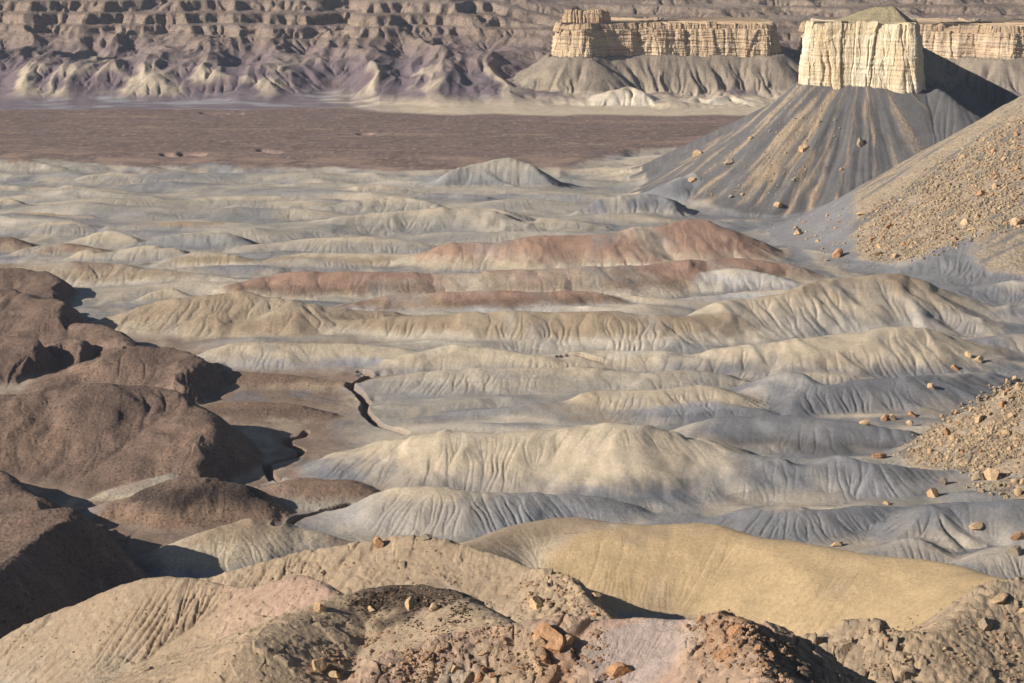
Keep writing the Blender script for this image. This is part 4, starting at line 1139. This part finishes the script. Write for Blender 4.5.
stones_mesh('near_rubble', [([(340, 640), (470, 628), (600, 630), (620, 682), (300, 682)], 1200, 1.5, 7), ([(690, 626), (726, 614), (780, 640), (830, 682), (720, 682)], 500, 1.5, 8),
                            ([(830, 640), (1000, 590), (1023, 590), (1023, 682), (880, 682)], 400, 1.5, 6), ([(520, 580), (560, 572), (610, 620), (510, 620)], 250, 1.5, 5),
                            ([(0, 645), (150, 578), (300, 590), (300, 682), (0, 682)], 350, 1, 3.5), ([(230, 590), (420, 540), (540, 580), (500, 610)], 300, 1, 3.5)],
            rock_material('near_stone', lin(184, 148, 116), lin(136, 108, 88)), 'loose tan and rust stones scattered over the near ridges', 22, .06)
M_SCRUB = rock_material('scrub_brush', lin(66, 55, 46), lin(88, 72, 58))
stones_mesh('dark_gravel', [([(345, 600), (392, 589), (440, 594), (490, 618), (440, 630), (360, 612)], 1700, 1.0, 4.0), ([(300, 625), (330, 596), (400, 580), (470, 596), (510, 630), (420, 645)], 500, .8, 3.0)], M_SCRUB, 'dark gravel covering the mound in front of the tan crest', 23, -.05)
print('rubble', time.time() - T0)

# ------------------------------------------------------------------ air
HAZE = 1
if HAZE:
    x0, x1, y0, y1, z0, z1 = -3200, 3200, -60, 9100, float(Z.min()) - 6, float(max(Z.max(), H)) + 40
    v = [(x, y, z) for z in (z0, z1) for y in (y0, y1) for x in (x0, x1)]
    fq = [(0, 2, 3, 1), (4, 5, 7, 6), (0, 1, 5, 4), (2, 6, 7, 3), (0, 4, 6, 2), (1, 3, 7, 5)]
    hm = bpy.data.materials.new('haze_air'); hm.use_nodes = True
    nt = hm.node_tree; nt.nodes.clear()
    out = nt.nodes.new('ShaderNodeOutputMaterial'); vp = nt.nodes.new('ShaderNodeVolumePrincipled')
    vp.inputs['Color'].default_value = (.72, .80, .98, 1); vp.inputs['Density'].default_value = .000024; vp.inputs['Anisotropy'].default_value = .0
    nt.links.new(vp.outputs[0], out.inputs['Volume'])
    hz = mesh_from('haze', v, fq, hm, False); hz['kind'] = 'stuff'; hz['label'] = 'thin blue haze lying over the whole valley'; hz['category'] = 'haze'

# ------------------------------------------------------------------ light, camera
SUN_EL, SUN_AZ = math.radians(24), math.radians(-111)       # azimuth from straight ahead, clockwise positive: left and a little behind
sd = np.array([math.sin(SUN_AZ) * math.cos(SUN_EL), math.cos(SUN_AZ) * math.cos(SUN_EL), math.sin(SUN_EL)])
from mathutils import Vector
sun = bpy.data.lights.new('sun', 'SUN'); sun.energy = 5.0; sun.angle = math.radians(.5); sun.color = (1, .95, .88)
so = bpy.data.objects.new('sun', sun); col.objects.link(so)
so.rotation_euler = Vector(tuple(-sd)).to_track_quat('-Z', 'Y').to_euler(); so.location = (0, 0, 400)
w = bpy.data.worlds.new('World'); scene.world = w; w.use_nodes = True
nt = w.node_tree; bg = nt.nodes['Background']
sk = nt.nodes.new('ShaderNodeTexSky'); sk.sky_type = 'NISHITA'; sk.sun_disc = False
sk.sun_elevation = SUN_EL; sk.sun_rotation = SUN_AZ % (2 * math.pi); sk.altitude = 1300
nt.links.new(sk.outputs[0], bg.inputs['Color']); bg.inputs['Strength'].default_value = .05

cam = bpy.data.cameras.new('camera'); co = bpy.data.objects.new('camera', cam); col.objects.link(co)
cam.sensor_width = 36; cam.lens = F / 1024 * 36; cam.clip_end = 20000; cam.clip_start = 1
co.location = (0, 0, H); co.rotation_euler = (math.pi / 2 - PITCH, 0, 0)
scene.camera = co
vs = scene.view_settings; vs.view_transform = 'Standard'; vs.look = 'None'; vs.exposure = 0.58; vs.gamma = 1
scene.cycles.max_bounces = 4; scene.cycles.diffuse_bounces = 2; scene.cycles.volume_bounces = 0
print('done', time.time() - T0)
